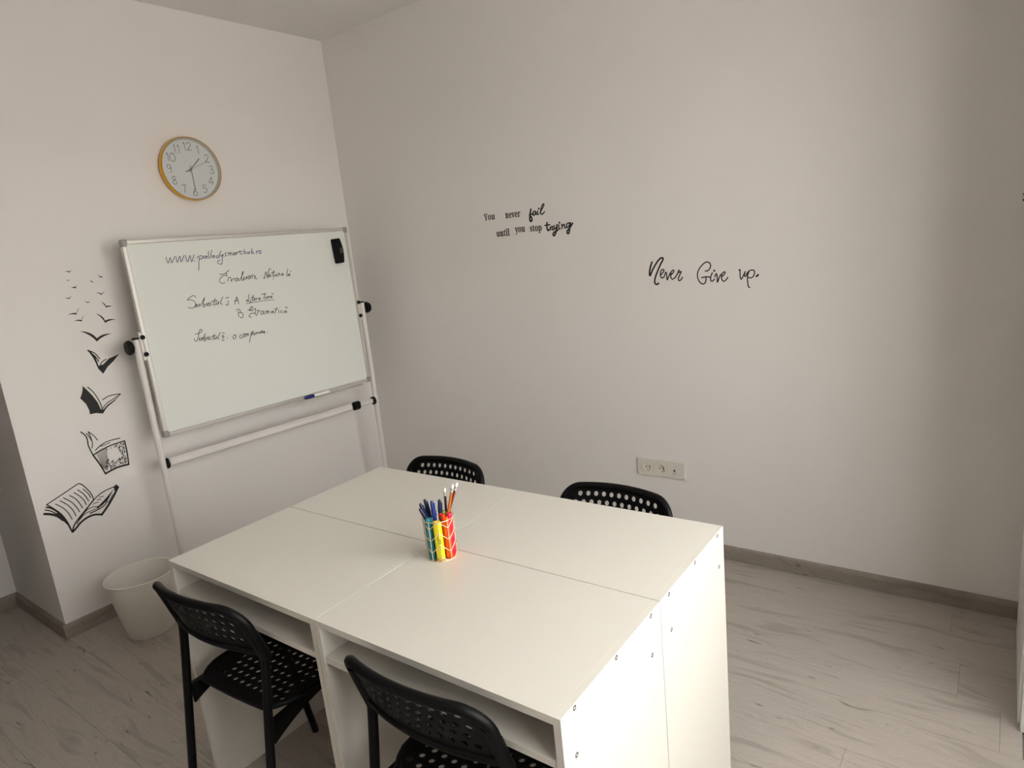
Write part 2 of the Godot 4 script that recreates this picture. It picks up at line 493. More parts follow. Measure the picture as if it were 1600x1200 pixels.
const BIRDS = [
	[-16035, 15993, -15977, 16002, -15926, 16001, -15881, 15989, -15843, 15967, -15825, 15991, -15802, 16009, -15774, 16023, -15741, 16032, -15775, 16007, -15805, 15981, -15831, 15951, -15853, 15920, -15895, 15948, -15940, 15970, -15986, 15985],
	[-16058, 15613, -16030, 15619, -16006, 15620, -15984, 15616, -15967, 15608, -15953, 15614, -15939, 15617, -15923, 15617, -15905, 15613, -15923, 15607, -15940, 15600, -15957, 15590, -15973, 15579, -15993, 15591, -16014, 15601, -16035, 15609],
	[-15938, 15268, -15878, 15288, -15824, 15298, -15775, 15298, -15733, 15287, -15732, 15312, -15722, 15336, -15705, 15358, -15680, 15378, -15706, 15336, -15726, 15296, -15740, 15257, -15747, 15220, -15795, 15240, -15843, 15254, -15891, 15263],
	[-16283, 14847, -16225, 14860, -16173, 14862, -16127, 14854, -16087, 14835, -16070, 14866, -16046, 14892, -16016, 14912, -15979, 14927, -16016, 14897, -16049, 14863, -16075, 14827, -16097, 14787, -16141, 14813, -16187, 14831, -16234, 14842],
	[-14755, 15700, -14715, 15689, -14684, 15672, -14661, 15651, -14648, 15623, -14623, 15624, -14597, 15620, -14571, 15610, -14545, 15594, -14572, 15594, -14600, 15590, -14629, 15584, -14659, 15574, -14676, 15608, -14698, 15640, -14724, 15671],
	[-15138, 15507, -15106, 15501, -15082, 15490, -15063, 15474, -15052, 15455, -15036, 15453, -15019, 15449, -15002, 15440, -14985, 15429, -15002, 15428, -15021, 15425, -15040, 15421, -15060, 15416, -15075, 15440, -15093, 15464, -15114, 15486],
	[-15000, 14945, -14928, 14943, -14866, 14928, -14813, 14901, -14771, 14862, -14738, 14897, -14699, 14924, -14654, 14942, -14602, 14951, -14655, 14926, -14702, 14894, -14744, 14856, -14781, 14813, -14828, 14859, -14880, 14896, -14937, 14925],
	[-15533, 14627, -15492, 14619, -15458, 14604, -15432, 14584, -15414, 14557, -15385, 14574, -15353, 14584, -15319, 14588, -15282, 14584, -15320, 14575, -15356, 14561, -15390, 14542, -15422, 14518, -15444, 14550, -15470, 14579, -15499, 14605],
	[-14884, 14516, -14810, 14476, -14754, 14426, -14716, 14365, -14697, 14295, -14628, 14307, -14558, 14303, -14488, 14284, -14418, 14250, -14489, 14262, -14562, 14261, -14636, 14249, -14712, 14225, -14737, 14305, -14774, 14381, -14823, 14451],
	[-16331, 14112, -16229, 14154, -16132, 14175, -16040, 14176, -15952, 14157, -15929, 14226, -15893, 14286, -15842, 14338, -15776, 14382, -15843, 14316, -15896, 14245, -15938, 14170, -15967, 14090, -16059, 14118, -16151, 14132, -16241, 14129],
	[-16154, 13810, -16059, 13841, -15970, 13855, -15887, 13850, -15810, 13827, -15797, 13881, -15772, 13930, -15734, 13974, -15684, 14012, -15735, 13952, -15776, 13890, -15806, 13825, -15825, 13759, -15907, 13792, -15989, 13811, -16071, 13817],
	[-15200, 14031, -15076, 13963, -14981, 13877, -14916, 13773, -14879, 13651, -14766, 13685, -14649, 13692, -14530, 13673, -14407, 13628, -14531, 13640, -14654, 13632, -14778, 13602, -14901, 13551, -14945, 13687, -15010, 13813, -15095, 13928],
	[-15997, 13354, -15791, 13299, -15620, 13210, -15483, 13085, -15382, 12926, -15236, 13006, -15078, 13050, -14907, 13057, -14724, 13028, -14909, 13008, -15085, 12960, -15254, 12883, -15414, 12778, -15527, 12959, -15662, 13115, -15819, 13246]]
const BOOK_DIVING_FILL = [
	[-15600, 11675, -15383, 11711, -15086, 11925, -14607, 12052, -14913, 11780, -15213, 11566, -15463, 11289, -15622, 11570]]
const BOOK_DIVING_LINE = [
	[35, -15854, 12456, -15610, 12274, -15463, 11990],
	[36, -15674, 12206, -15584, 12052, -15532, 11879],
	[46, -15854, 12456, -15679, 12180, -15635, 11927, -15606, 11648],
	[31, -15512, 11694, -15379, 11847, -15198, 11920],
	[35, -15807, 12382, -15684, 12045, -15592, 11618]]
const BOOK_SOLID_FILL = [
	[-16399, 10944, -16270, 10722, -16109, 10433, -15962, 10065, -15897, 9716, -15796, 9689, -15542, 9879, -15225, 10015, -14951, 10185, -15237, 9959, -15562, 9785, -15712, 9667, -15853, 9507, -16131, 9603, -16388, 9614, -16369, 9783, -16436, 10110, -16612, 10424, -16509, 10589, -16438, 10763]]
const BOOK_SOLID_LINE = [
	[32, -16211, 10842, -16033, 10549, -15923, 10250, -15853, 9920, -15842, 9721],
	[33, -15737, 10133, -15467, 10234, -15177, 10241, -14945, 10216],
	[29, -15822, 9735, -15602, 9934, -15328, 10041, -14947, 10204]]
const BOOK_HATCHED_LINE = [
	[39, -16908, 8936, -16766, 8730, -16725, 8523, -16740, 8214, -16649, 7750],
	[29, -16698, 8807, -16621, 8608, -16563, 8394],
	[29, -16618, 8862, -16572, 8594, -16562, 8316, -16624, 8078],
	[29, -16618, 8862, -16443, 8633, -16331, 8374],
	[33, -16513, 7944, -16201, 8124, -15864, 8199, -15393, 8188],
	[26, -16250, 8059, -15997, 8080, -15846, 8113],
	[44, -16649, 7750, -16364, 7857, -15841, 7971, -15229, 8003],
	[46, -15229, 8003, -15234, 7452, -15284, 6858],
	[68, -15284, 6858, -15820, 6869, -16333, 6754],
	[51, -16333, 6754, -16483, 7297, -16649, 7750]]
const BOOK_HATCHED_HATCH = [
	[22, -16485, 7784, -16433, 7432, -16404, 7090],
	[22, -16425, 7801, -16389, 7426, -16376, 7056],
	[22, -16368, 7818, -16345, 7415, -16348, 7018],
	[22, -16309, 7835, -16301, 7404, -16320, 6984],
	[22, -16249, 7848, -16257, 7394, -16292, 6946],
	[22, -16189, 7864, -16213, 7387, -16264, 6912],
	[22, -16132, 7882, -16160, 7414, -16220, 6949],
	[22, -16071, 7899, -16119, 7404, -16191, 6915],
	[22, -15703, 7883, -15738, 7838],
	[22, -16068, 6970, -16066, 6892],
	[23, -15352, 7719, -15377, 7658],
	[23, -15653, 7172, -15661, 7134],
	[22, -15617, 7945, -15610, 7858],
	[23, -15356, 7208, -15352, 7125],
	[23, -15301, 7908, -15339, 7850],
	[22, -15895, 7155, -15918, 7098],
	[22, -16018, 7882, -16017, 7817],
	[22, -16158, 7308, -16155, 7222],
	[23, -15682, 6985, -15701, 6946],
	[22, -15658, 7893, -15678, 7814],
	[23, -15412, 7509, -15433, 7480],
	[23, -15451, 7812, -15487, 7762],
	[23, -15434, 7455, -15419, 7389],
	[22, -16027, 7009, -16022, 6946],
	[22, -16051, 7860, -16073, 7823],
	[22, -16039, 7037, -16067, 7010],
	[23, -15337, 7210, -15320, 7151],
	[23, -15385, 7107, -15383, 7032],
	[22, -15598, 7931, -15632, 7861],
	[22, -15888, 7271, -15888, 7202],
	[23, -15428, 7294, -15435, 7222],
	[22, -16020, 6958, -16004, 6915],
	[23, -15430, 7944, -15417, 7903],
	[23, -15326, 7071, -15359, 7036],
	[23, -15602, 7294, -15605, 7209],
	[23, -15503, 7584, -15498, 7505],
	[23, -15404, 7175, -15436, 7132],
	[23, -15469, 7311, -15512, 7247],
	[23, -15299, 7850, -15306, 7799],
	[23, -15394, 7573, -15423, 7525],
	[22, -16074, 7381, -16066, 7318],
	[22, -15856, 6991, -15850, 6952],
	[22, -15966, 7057, -15988, 6987],
	[22, -16095, 7048, -16123, 7017],
	[22, -15774, 7155, -15781, 7121],
	[22, -16020, 7059, -16041, 6993],
	[23, -15574, 7231, -15602, 7154],
	[23, -15475, 7194, -15486, 7157],
	[23, -15426, 7514, -15422, 7476],
	[23, -15341, 7736, -15327, 7679],
	[23, -15488, 7897, -15509, 7818],
	[22, -16082, 7343, -16087, 7272],
	[23, -15402, 7047, -15421, 7008],
	[23, -15359, 7599, -15373, 7571],
	[23, -15562, 7219, -15586, 7141],
	[23, -15501, 7819, -15543, 7743],
	[22, -16061, 6968, -16056, 6889],
	[22, -16079, 7156, -16082, 7092],
	[22, -15591, 7844, -15618, 7820],
	[22, -16220, 6933, -16246, 6861],
	[23, -15583, 7070, -15594, 6984],
	[23, -15423, 7033, -15435, 6963],
	[23, -15517, 7290, -15526, 7252],
	[23, -15389, 7338, -15421, 7308],
	[23, -15303, 7618, -15320, 7554],
	[23, -15332, 7533, -15351, 7482],
	[22, -16218, 7090, -16259, 7016],
	[22, -15782, 7154, -15815, 7083],
	[22, -15902, 7019, -15898, 6952],
	[22, -16080, 7387, -16070, 7331],
	[23, -15521, 7691, -15515, 7616],
	[22, -15979, 6980, -15982, 6932],
	[23, -15616, 7122, -15621, 7063],
	[22, -16128, 7278, -16141, 7218],
	[23, -15426, 7845, -15413, 7763],
	[23, -15429, 7163, -15429, 7130],
	[23, -15368, 7941, -15380, 7904],
	[22, -15930, 6972, -15932, 6895],
	[22, -15931, 7240, -15932, 7167],
	[23, -15447, 7464, -15457, 7385],
	[22, -16053, 7849, -16083, 7774],
	[22, -16097, 7207, -16135, 7131],
	[22, -16073, 6964, -16079, 6884],
	[22, -15601, 7903, -15622, 7854],
	[22, -16022, 7068, -16060, 6992],
	[22, -16167, 7113, -16198, 7051],
	[22, -16190, 7226, -16215, 7190],
	[23, -15395, 7044, -15401, 6964],
	[22, -15890, 7157, -15885, 7078],
	[22, -16061, 7106, -16068, 7019],
	[22, -15931, 7204, -15946, 7168],
	[23, -15511, 7042, -15525, 7010],
	[23, -15342, 7327, -15330, 7261],
	[23, -15641, 7266, -15633, 7230],
	[22, -15838, 7062, -15865, 7035],
	[23, -15495, 7797, -15520, 7732],
	[23, -15297, 7698, -15305, 7660],
	[23, -15384, 7185, -15368, 7138],
	[23, -15540, 7236, -15580, 7172],
	[22, -15821, 6967, -15850, 6920],
	[22, -15948, 7246, -15937, 7161],
	[22, -16147, 7526, -16146, 7445],
	[23, -15337, 7702, -15333, 7615],
	[22, -16084, 7823, -16095, 7770],
	[22, -16099, 7365, -16103, 7298],
	[23, -15418, 7915, -15430, 7878],
	[22, -16121, 7211, -16142, 7165],
	[22, -16076, 7354, -16117, 7282],
	[22, -16076, 7188, -16084, 7134],
	[23, -15479, 7314, -15485, 7267],
	[23, -15505, 7800, -15519, 7736],
	[23, -15560, 7785, -15547, 7708],
	[23, -15506, 7605, -15504, 7527],
	[22, -15945, 7054, -15970, 7022],
	[22, -16236, 7109, -16273, 7053],
	[22, -16051, 6912, -16068, 6868],
	[22, -15817, 7145, -15837, 7115],
	[23, -15333, 7844, -15368, 7822],
	[23, -15505, 7278, -15492, 7220],
	[22, -15884, 7237, -15922, 7197],
	[23, -15492, 7253, -15509, 7173],
	[22, -15823, 7151, -15837, 7119],
	[23, -15559, 7025, -15549, 6968],
	[23, -15463, 7055, -15482, 6987],
	[23, -15385, 7214, -15395, 7131],
	[22, -16213, 7084, -16220, 7018],
	[22, -15851, 7889, -15867, 7814],
	[22, -15867, 7011, -15903, 6942],
	[22, -16185, 7313, -16183, 7256],
	[23, -15428, 7625, -15459, 7582],
	[22, -15969, 7216, -15979, 7151],
	[23, -15385, 6987, -15404, 6932],
	[23, -15486, 7680, -15488, 7636],
	[23, -15486, 7786, -15531, 7715],
	[23, -15320, 7558, -15359, 7493],
	[23, -15366, 7777, -15365, 7695],
	[22, -15813, 7160, -15815, 7116],
	[23, -15317, 7884, -15322, 7845],
	[23, -15363, 7686, -15402, 7641],
	[23, -15690, 7135, -15676, 7081],
	[23, -15481, 7862, -15502, 7832],
	[23, -15335, 7522, -15338, 7436],
	[23, -15427, 7141, -15422, 7057],
	[23, -15383, 7279, -15376, 7223],
	[23, -15518, 7670, -15553, 7624],
	[23, -15332, 7762, -15335, 7677],
	[23, -15339, 7042, -15359, 6983],
	[23, -15599, 7235, -15633, 7161],
	[22, -15551, 7945, -15573, 7915],
	[22, -15629, 7941, -15639, 7895],
	[23, -15482, 6983, -15515, 6916],
	[23, -15315, 7507, -15314, 7462],
	[22, -16068, 7189, -16086, 7158],
	[22, -16019, 7217, -16034, 7161],
	[23, -15403, 7392, -15427, 7314],
	[23, -15603, 7044, -15598, 6981],
	[23, -15629, 7061, -15625, 6974],
	[23, -15644, 7250, -15673, 7199],
	[23, -15498, 7623, -15521, 7569],
	[23, -15404, 7948, -15401, 7910],
	[23, -15288, 7916, -15298, 7870],
	[23, -15527, 6998, -15556, 6971],
	[23, -15475, 7456, -15492, 7409],
	[22, -15704, 7916, -15724, 7837],
	[23, -15524, 7067, -15511, 7005],
	[22, -15904, 7093, -15939, 7032],
	[23, -15762, 7074, -15800, 7017],
	[23, -15287, 7907, -15286, 7858],
	[23, -15519, 7683, -15520, 7610],
	[22, -16118, 7412, -16134, 7369],
	[22, -16151, 7088, -16181, 7013],
	[23, -15461, 7313, -15477, 7236],
	[22, -16092, 7080, -16101, 7034],
	[23, -15726, 7229, -15723, 7154],
	[22, -15928, 7272, -15934, 7192],
	[23, -15428, 7556, -15452, 7494],
	[22, -15908, 7021, -15924, 6982],
	[23, -15630, 7266, -15623, 7174]]
const BOOK_OPEN_FILL = [
	[-18489, 5794, -18369, 5533, -18274, 5254, -18188, 4922, -18159, 4640, -18216, 4691, -18281, 5015, -18416, 5313, -18576, 5592, -18545, 5737],
	[-16139, 6024, -15997, 6111, -15929, 5960, -16040, 5792, -16149, 5861, -16128, 5959],
	[-16144, 5942, -16492, 5519, -16820, 5342, -16974, 5293, -17007, 5362, -16848, 5436, -16481, 5681]]
const BOOK_OPEN_LINE = [
	[34, -18842, 6210, -18197, 6432, -17566, 6660, -17440, 6662, -17319, 6529, -17155, 6211, -17073, 5936, -17057, 5738],
	[38, -18842, 6210, -18648, 5963, -18419, 5607, -18279, 5229, -18214, 4907, -18180, 4649],
	[51, -18875, 6106, -18690, 5967, -18504, 5721],
	[37, -18940, 6002, -18754, 5875, -18563, 5652],
	[79, -19007, 5842, -18784, 5735, -18561, 5559, -18396, 5305],
	[28, -18519, 6109, -18300, 5851, -18143, 5548, -18060, 5205],
	[28, -18326, 6191, -18090, 5900, -17951, 5604, -17882, 5293],
	[29, -18176, 6273, -17919, 5966, -17779, 5669, -17708, 5412],
	[29, -17929, 6284, -17741, 6057, -17620, 5768, -17565, 5544],
	[29, -17735, 6349, -17548, 6104, -17429, 5856, -17390, 5637],
	[29, -17572, 6421, -17397, 6167, -17306, 5943, -17263, 5764],
	[29, -17362, 6383, -17252, 6194, -17182, 6031, -17155, 5885],
	[48, -17057, 5738, -17440, 5426, -17802, 5138, -18033, 4910, -18169, 4644],
	[35, -17057, 5738, -16800, 5886, -16489, 5988, -16113, 6029, -15993, 6068],
	[30, -16957, 5370, -17181, 5431, -17424, 5392],
	[29, -16924, 5301, -17235, 5289, -17526, 5242, -17823, 5039],
	[40, -16503, 5579, -16620, 5374, -16836, 5266, -17061, 5218, -17327, 5189],
	[20, -16587, 5528, -16709, 5409, -16842, 5351],
	[76, -15955, 5956, -16260, 5568, -16580, 5219, -16882, 4938],
	[68, -16879, 4951, -17167, 5055, -17451, 5048, -17755, 4929, -18029, 4719, -18159, 4640],
	[20, -16256, 5706, -16362, 5552, -16519, 5390],
	[34, -17424, 5392, -17701, 5178, -17918, 4916],
	[25, -17135, 5536, -17032, 5578, -16891, 5569],
	[25, -16925, 5687, -16764, 5658],
	[25, -16813, 5767, -16623, 5757]]

# ---------------------------------------------------------------- chair
func sheet(s: Shape, f: Callable, edge: Callable, v0: float, v1: float, first: float, pv: float, rows: int, pu: float, count: int, rad: float, thick: float) -> void:
	# a curved plastic sheet with staggered rows of round holes; edge(v) is the half width
	var pt := func(u: float, v: float, o: float) -> Array:
		var p: Vector3 = f.call(u, v)
		var a: Vector3 = f.call(u + 0.001, v) - f.call(u - 0.001, v)
		var b: Vector3 = f.call(u, v + 0.001) - f.call(u, v - 0.001)
		var m := a.cross(b).normalized() * signf(o)
		return [p + m * abs(o), m]
	var patch := func(p: Array) -> void:
		for o in [thick * 0.5, -thick * 0.5]:
			var q := []
			for k in p: q.append(pt.call(k.x, k.y, o))
			s.quad(q[0][0], q[1][0], q[2][0], q[3][0], q[0][1], q[1][1], q[2][1], q[3][1])
	var lo := first - pv * 0.5
	var hi := lo + pv * rows
	for band in [[v0, lo], [hi, v1]]:
		for j in 4:
			var va: float = lerp(band[0], band[1], j / 4.0)
			var vb: float = lerp(band[0], band[1], (j + 1) / 4.0)
			var ea: float = edge.call(va)
			var eb: float = edge.call(vb)
			for i in 16:
				var a := i / 8.0 - 1.0
				var b := (i + 1) / 8.0 - 1.0
				patch.call([Vector2(a * ea, va), Vector2(b * ea, va), Vector2(b * eb, vb), Vector2(a * eb, vb)])
	for r in rows:
		var c: int = count - (r % 2)
		var vc := first + r * pv
		var half := c * pu * 0.5
		for j in 4:
			var va: float = vc - pv * 0.5 + pv * j / 4.0
			var vb: float = va + pv / 4.0
			for sg in [-1.0, 1.0]:
				for i in 3:
					var a := i / 3.0
					var b := (i + 1) / 3.0
					patch.call([Vector2(sg * lerp(half, edge.call(va), a), va), Vector2(sg * lerp(half, edge.call(va), b), va), Vector2(sg * lerp(half, edge.call(vb), b), vb), Vector2(sg * lerp(half, edge.call(vb), a), vb)])
		for h in c:
			var uc := (h - (c - 1) * 0.5) * pu
			for k in 16:
				var q := []
				for e in [k, k + 1]:
					var an: float = TAU * e / 16.0
					var d := Vector2(cos(an), sin(an))
					var g: float = min(0.5 * pu / max(abs(d.x), 0.0001), 0.5 * pv / max(abs(d.y), 0.0001))
					if e % 4 == 2: d = Vector2(sign(d.x) * pu, sign(d.y) * pv) * 0.5; g = 1.0
					q.append(Vector2(uc, vc) + d * g)
					q.append(Vector2(uc, vc) + Vector2(cos(an), sin(an)) * rad)
				patch.call([q[0], q[2], q[3], q[1]])
				var w0: Array = pt.call(q[1].x, q[1].y, thick * 0.5)
				var w1: Array = pt.call(q[3].x, q[3].y, thick * 0.5)
				var w2: Array = pt.call(q[3].x, q[3].y, -thick * 0.5)
				var w3: Array = pt.call(q[1].x, q[1].y, -thick * 0.5)
				var mid: Vector3 = f.call(uc, vc)
				var na: Vector3 = (mid - (w0[0] + w3[0]) * 0.5).normalized()
				var nb: Vector3 = (mid - (w1[0] + w2[0]) * 0.5).normalized()
				s.quad(w0[0], w1[0], w2[0], w3[0], na, nb, nb, na)

func back_at(u: float, v: float) -> Vector3:
	# the backrest surface, v = height above its lower edge
	var k := u / 0.182
	return Vector3(u, 0.632 + v - 0.008 * k * k, 0.142 + v * 0.34 + 0.036 * (1.0 - k * k))

func back_edge(v: float) -> float:
	var top: float = clamp((v - 0.078) / 0.055, 0.0, 1.0)
	return 0.182 - 0.052 * (1.0 - sqrt(max(0.0, 1.0 - top * top)))

func seat_at(u: float, v: float) -> Vector3:
	# the seat surface, v from the front edge (0) to the rear edge (0.34)
	var k := u / 0.19
	var w := (v - 0.19) / 0.19
	return Vector3(u, 0.438 + 0.012 * k * k * (0.4 + 0.6 * v / 0.34) + 0.006 * w * w - 0.02 * pow(clamp((0.05 - v) / 0.05, 0.0, 1.0), 2.0), v - 0.2)

func seat_edge(v: float) -> float:
	var fr: float = clamp((0.045 - v) / 0.045, 0.0, 1.0)
	var re: float = clamp((v - 0.25) / 0.09, 0.0, 1.0)
	return 0.180 - 0.045 * (1.0 - sqrt(max(0.0, 1.0 - fr * fr))) - 0.045 * re * re

func outline(f: Callable, edge: Callable, v0: float, v1: float, steps: int) -> Array:
	var p := []
	for i in steps + 1:
		var v: float = lerp(v0, v1, 0.5 - 0.5 * cos(PI * i / steps))
		p.append(f.call(edge.call(v), v))
	var e1: float = edge.call(v1)
	for i in range(1, 12): p.append(f.call(lerp(e1, -e1, i / 12.0), v1))
	for i in steps + 1:
		var v: float = lerp(v1, v0, 0.5 - 0.5 * cos(PI * i / steps))
		p.append(f.call(-edge.call(v), v))
	var e0: float = edge.call(v0)
	for i in range(1, 12): p.append(f.call(lerp(-e0, e0, i / 12.0), v0))
	return p

func make_chair(label: String, at: Vector3, turn: float) -> Node3D:
	var plastic: Material = M.black_plastic
	var t := thing("perforated_chair", label, "chair", at, turn, "black chairs around the desks")
	var s := Shape.new()
	sheet(s, seat_at, seat_edge, 0.0, 0.34, 0.04, 0.0255, 11, 0.0285, 11, 0.0072, 0.004)
	tube(s, outline(seat_at, seat_edge, 0.0, 0.34, 14), 0.008, 8, true)
	part("seat", s.mesh(), plastic, t)
	for sg in [-1.0, 1.0]:
		# the moulded skirt below the side of the seat, running back into the arm that grips the rear leg
		var a := Shape.new()
		var prev := []
		for i in 13:
			var k := i / 12.0
			var z: float = lerp(-0.115, 0.158, k)
			var p := Vector3(sg * lerp(0.163, 0.171, k), 0.440 - 0.012 * k, z)
			var deep: float = 0.014 + 0.042 * k * k * k
			var ring := [p + Vector3(sg * 0.010, 0.004, 0), p + Vector3(-sg * 0.008, 0.004, 0), p + Vector3(-sg * 0.001, -deep, 0), p + Vector3(sg * 0.007, -deep, 0)]
			if i > 0:
				for e in 4: a.flat([prev[e], ring[e], ring[(e + 1) % 4], prev[(e + 1) % 4]], (ring[e] + ring[(e + 1) % 4]) * 0.5 - p - Vector3(0, -deep * 0.5, 0))
			else: a.flat(ring, Vector3(0, 0, -1))
			prev = ring
		a.flat(prev, Vector3(0, 0, 1))
		part("seat_arm", a.mesh(), plastic, t)
		var l := Shape.new()
		tube(l, smooth([Vector3(sg * 0.180, 0.0, 0.229), Vector3(sg * 0.178, 0.22, 0.197), Vector3(sg * 0.177, 0.44, 0.165), Vector3(sg * 0.178, 0.57, 0.146), Vector3(sg * 0.179, 0.62, 0.142), Vector3(sg * 0.178, 0.68, 0.158)], 6), 0.0112, 12)
		part("rear_leg", l.mesh(), M.black_metal, t)
		var g := Shape.new()
		tube(g, [Vector3(sg * 0.160, 0.428, -0.12), Vector3(sg * 0.172, 0.2, -0.165), Vector3(sg * 0.184, 0.0, -0.205)], 0.0108, 12)
		part("front_leg", g.mesh(), M.black_metal, t)
	var b := Shape.new()
	sheet(b, back_at, back_edge, 0.0, 0.133, 0.0325, 0.0255, 4, 0.0255, 12, 0.0074, 0.004)
	tube(b, outline(back_at, back_edge, 0.0, 0.133, 18), 0.0108, 10, true)
	# thick rolled sides that swallow the tops of the rear legs
	for sg in [-1.0, 1.0]:
		var side := []
		for i in 8:
			var v := -0.022 + 0.12 * i / 7.0
			side.append(back_at(sg * (back_edge(v) - 0.004), v) + Vector3(0, 0, 0.0))
		tube(b, side, 0.0148, 12, false, 0.0112)
	part("backrest", b.mesh(), plastic, t)
	return t

# ---------------------------------------------------------------- desk
func make_desk(label: String, at: Vector3, turn: float) -> void:
	var t := thing("desk", label, "desk", at, turn, "white desks pushed together")
	var w := 0.6534
	var d := 0.4070
	var th := 0.016
	var side := boxmesh(Vector3(0, 0.375, 0), Vector3(th, 0.75, d), 0.0004)
	for sg in [-1.0, 1.0]:
		var p := part("side_panel", side, M.melamine, t, Vector3(sg * (w - th) * 0.5, 0, 0))
		for q in [[-0.157, 0.7415], [0.001, 0.7415], [0.158, 0.7415], [-0.153, 0.6515], [0.164, 0.6515]]:
			var s := part("screw", M.screw_mesh, M.screw_metal, p, Vector3(sg * th * 0.5, q[1], q[0]))
			s.rotation.z = -sg * PI / 2
	part("desk_top", boxmesh(Vector3(0, 0.75 - th * 0.5, 0), Vector3(w - 2 * th, th, d), 0.0002), M.melamine, t)
	part("shelf", boxmesh(Vector3(0, 0.6515, 0), Vector3(w - 2 * th - 0.0003, th, d - 0.004), 0.0007), M.melamine, t)
	part("back_panel", boxmesh(Vector3(0, 0.6968, -d * 0.5 + 0.03), Vector3(w - 2 * th - 0.0004, 0.074, 0.012), 0.0), M.melamine, t)

# ---------------------------------------------------------------- whiteboard on its stand
func make_whiteboard() -> void:
	var t := thing("whiteboard", "mobile whiteboard on a white tubular stand with handwritten notes", "whiteboard", Vector3(0.221, 0, 0.826), PI / 2 - 0.062)
	var tilt := -0.018
	var lift := Vector3(0, 1.257, 0)
	var b := func(called: String, m: Mesh, ma: Material) -> MeshInstance3D:
		var o := part(called, m, ma, t, lift)
		o.rotation.x = tilt
		return o
	var panel: MeshInstance3D = b.call("writing_surface", boxmesh(Vector3(0, 0, -0.006), Vector3(1.17, 0.87, 0.011), 0.0), M.enamel)
	panel.set_meta("label", "glossy white enamel writing surface")
	for sg in [-1.0, 1.0]:
		b.call("frame_rail", boxmesh(Vector3(sg * 0.5905, 0, -0.006), Vector3(0.019, 0.86, 0.02), 0.003), M.aluminium)
		b.call("frame_rail", boxmesh(Vector3(0, sg * 0.4405, -0.006), Vector3(1.16, 0.019, 0.02), 0.003), M.aluminium)
		for sy in [-1.0, 1.0]:
			var c := Shape.new()
			box(c, Vector3(sg * 0.5875, sy * 0.4405, -0.006), Vector3(0.03, 0.024, 0.0235), 0.004)
			box(c, Vector3(sg * 0.5905, sy * 0.436, -0.006), Vector3(0.0232, 0.034, 0.0233), 0.004)
			b.call("corner_cap", c.mesh(), M.grey_plastic)
		# pivot bracket with its bolts, then the clamping knob outside the pole
		b.call("pivot_bracket", boxmesh(Vector3(sg * 0.606, -0.019, -0.01), Vector3(0.014, 0.13, 0.026), 0.003), M.white_metal)
		for y in [0.0205, -0.057]:
			var s := Shape.new()
			lathe(s, [[0.0, 0.013], [0.006, 0.0125], [0.0098, 0.010], [0.0112, 0.006], [0.0112, 0.0], [0.0, 0.0]], 6, Transform3D(Basis(Vector3.RIGHT, PI / 2), Vector3(sg * 0.6, y, 0.0035)))
			b.call("bolt", s.mesh(), M.black_plastic)
		var k := Shape.new()
		var kx := Transform3D(Basis(Vector3.BACK, -sg * PI / 2), Vector3(sg * 0.6435, -0.017, -0.004))
		lathe(k, [[0.0, 0.0], [0.016, 0.0], [0.02, 0.004], [0.0285, 0.006], [0.0295, 0.01], [0.0295, 0.026], [0.027, 0.03], [0.0, 0.031]], 24, kx)
		for i in 8:
			var a := TAU * i / 8.0
			box(k, Vector3(cos(a) * 0.029, 0.0165, sin(a) * 0.029), Vector3(0.007, 0.018, 0.007), 0.002, kx)
		b.call("clamp_knob", k.mesh(), M.black_plastic)
		var px: float = sg * 0.628
		var p := Shape.new()
		tube(p, [Vector3(px, 0.075, -0.004), Vector3(px, 0.7, -0.004), Vector3(px, 1.272, -0.004)], 0.0145, 18)
		part("pole", p.mesh(), M.white_metal, t)
		var cap := Shape.new()
		lathe(cap, [[0.0, 0.006], [0.012, 0.006], [0.0155, 0.004], [0.0155, -0.002], [0.0, -0.002]], 18, Transform3D(Basis.IDENTITY, Vector3(px, 1.274, -0.004)))
		part("pole_cap", cap.mesh(), M.black_plastic, t)
		var f := Shape.new()
		tube(f, [Vector3(px, 0.078, -0.14), Vector3(px, 0.078, 0.30)], 0.018, 16, false, -1.0)
		part("foot_bar", f.mesh(), M.white_metal, t)
		for z in [-0.125, 0.285]:
			var w := Shape.new()
			lathe(w, [[0.0, -0.011], [0.022, -0.011], [0.025, -0.008], [0.025, 0.008], [0.022, 0.011], [0.0, 0.011]], 20, Transform3D(Basis(Vector3.BACK, PI / 2), Vector3(px, 0.025, z)))
			box(w, Vector3(px, 0.054, z), Vector3(0.026, 0.022, 0.02), 0.003)
			part("castor", w.mesh(), M.black_plastic, t)
		var ring := Shape.new()
		tube(ring, [Vector3(sg * 0.604, 0.681, -0.004), Vector3(sg * 0.615, 0.681, -0.004)], 0.0245, 18)
		part("bar_gasket", ring.mesh(), M.black_plastic, t)
	var bar := Shape.new()
	box(bar, Vector3(-0.075, 0.681, -0.004), Vector3(1.06, 0.042, 0.026), 0.011)
	part("crossbar", bar.mesh(), M.white_metal, t)
	var thin := Shape.new()
	box(thin, Vector3(0.53, 0.681, -0.004), Vector3(0.155, 0.03, 0.02), 0.008)
	part("telescopic_bar", thin.mesh(), M.white_metal, t)
	part("bar_collar", boxmesh(Vector3(0.483, 0.681, -0.004), Vector3(0.06, 0.049, 0.033), 0.011), M.black_plastic, t)
	var tray := Shape.new()
	box(tray, Vector3(0.31, -0.4535, 0.018), Vector3(0.43, 0.004, 0.036), 0.001)
	box(tray, Vector3(0.31, -0.4525, 0.0345), Vector3(0.43, 0.004, 0.003), 0.001)
	box(tray, Vector3(0.31, -0.448, 0.0055), Vector3(0.43, 0.012, 0.003), 0.001)
	b.call("pen_tray", tray.mesh(), M.aluminium)
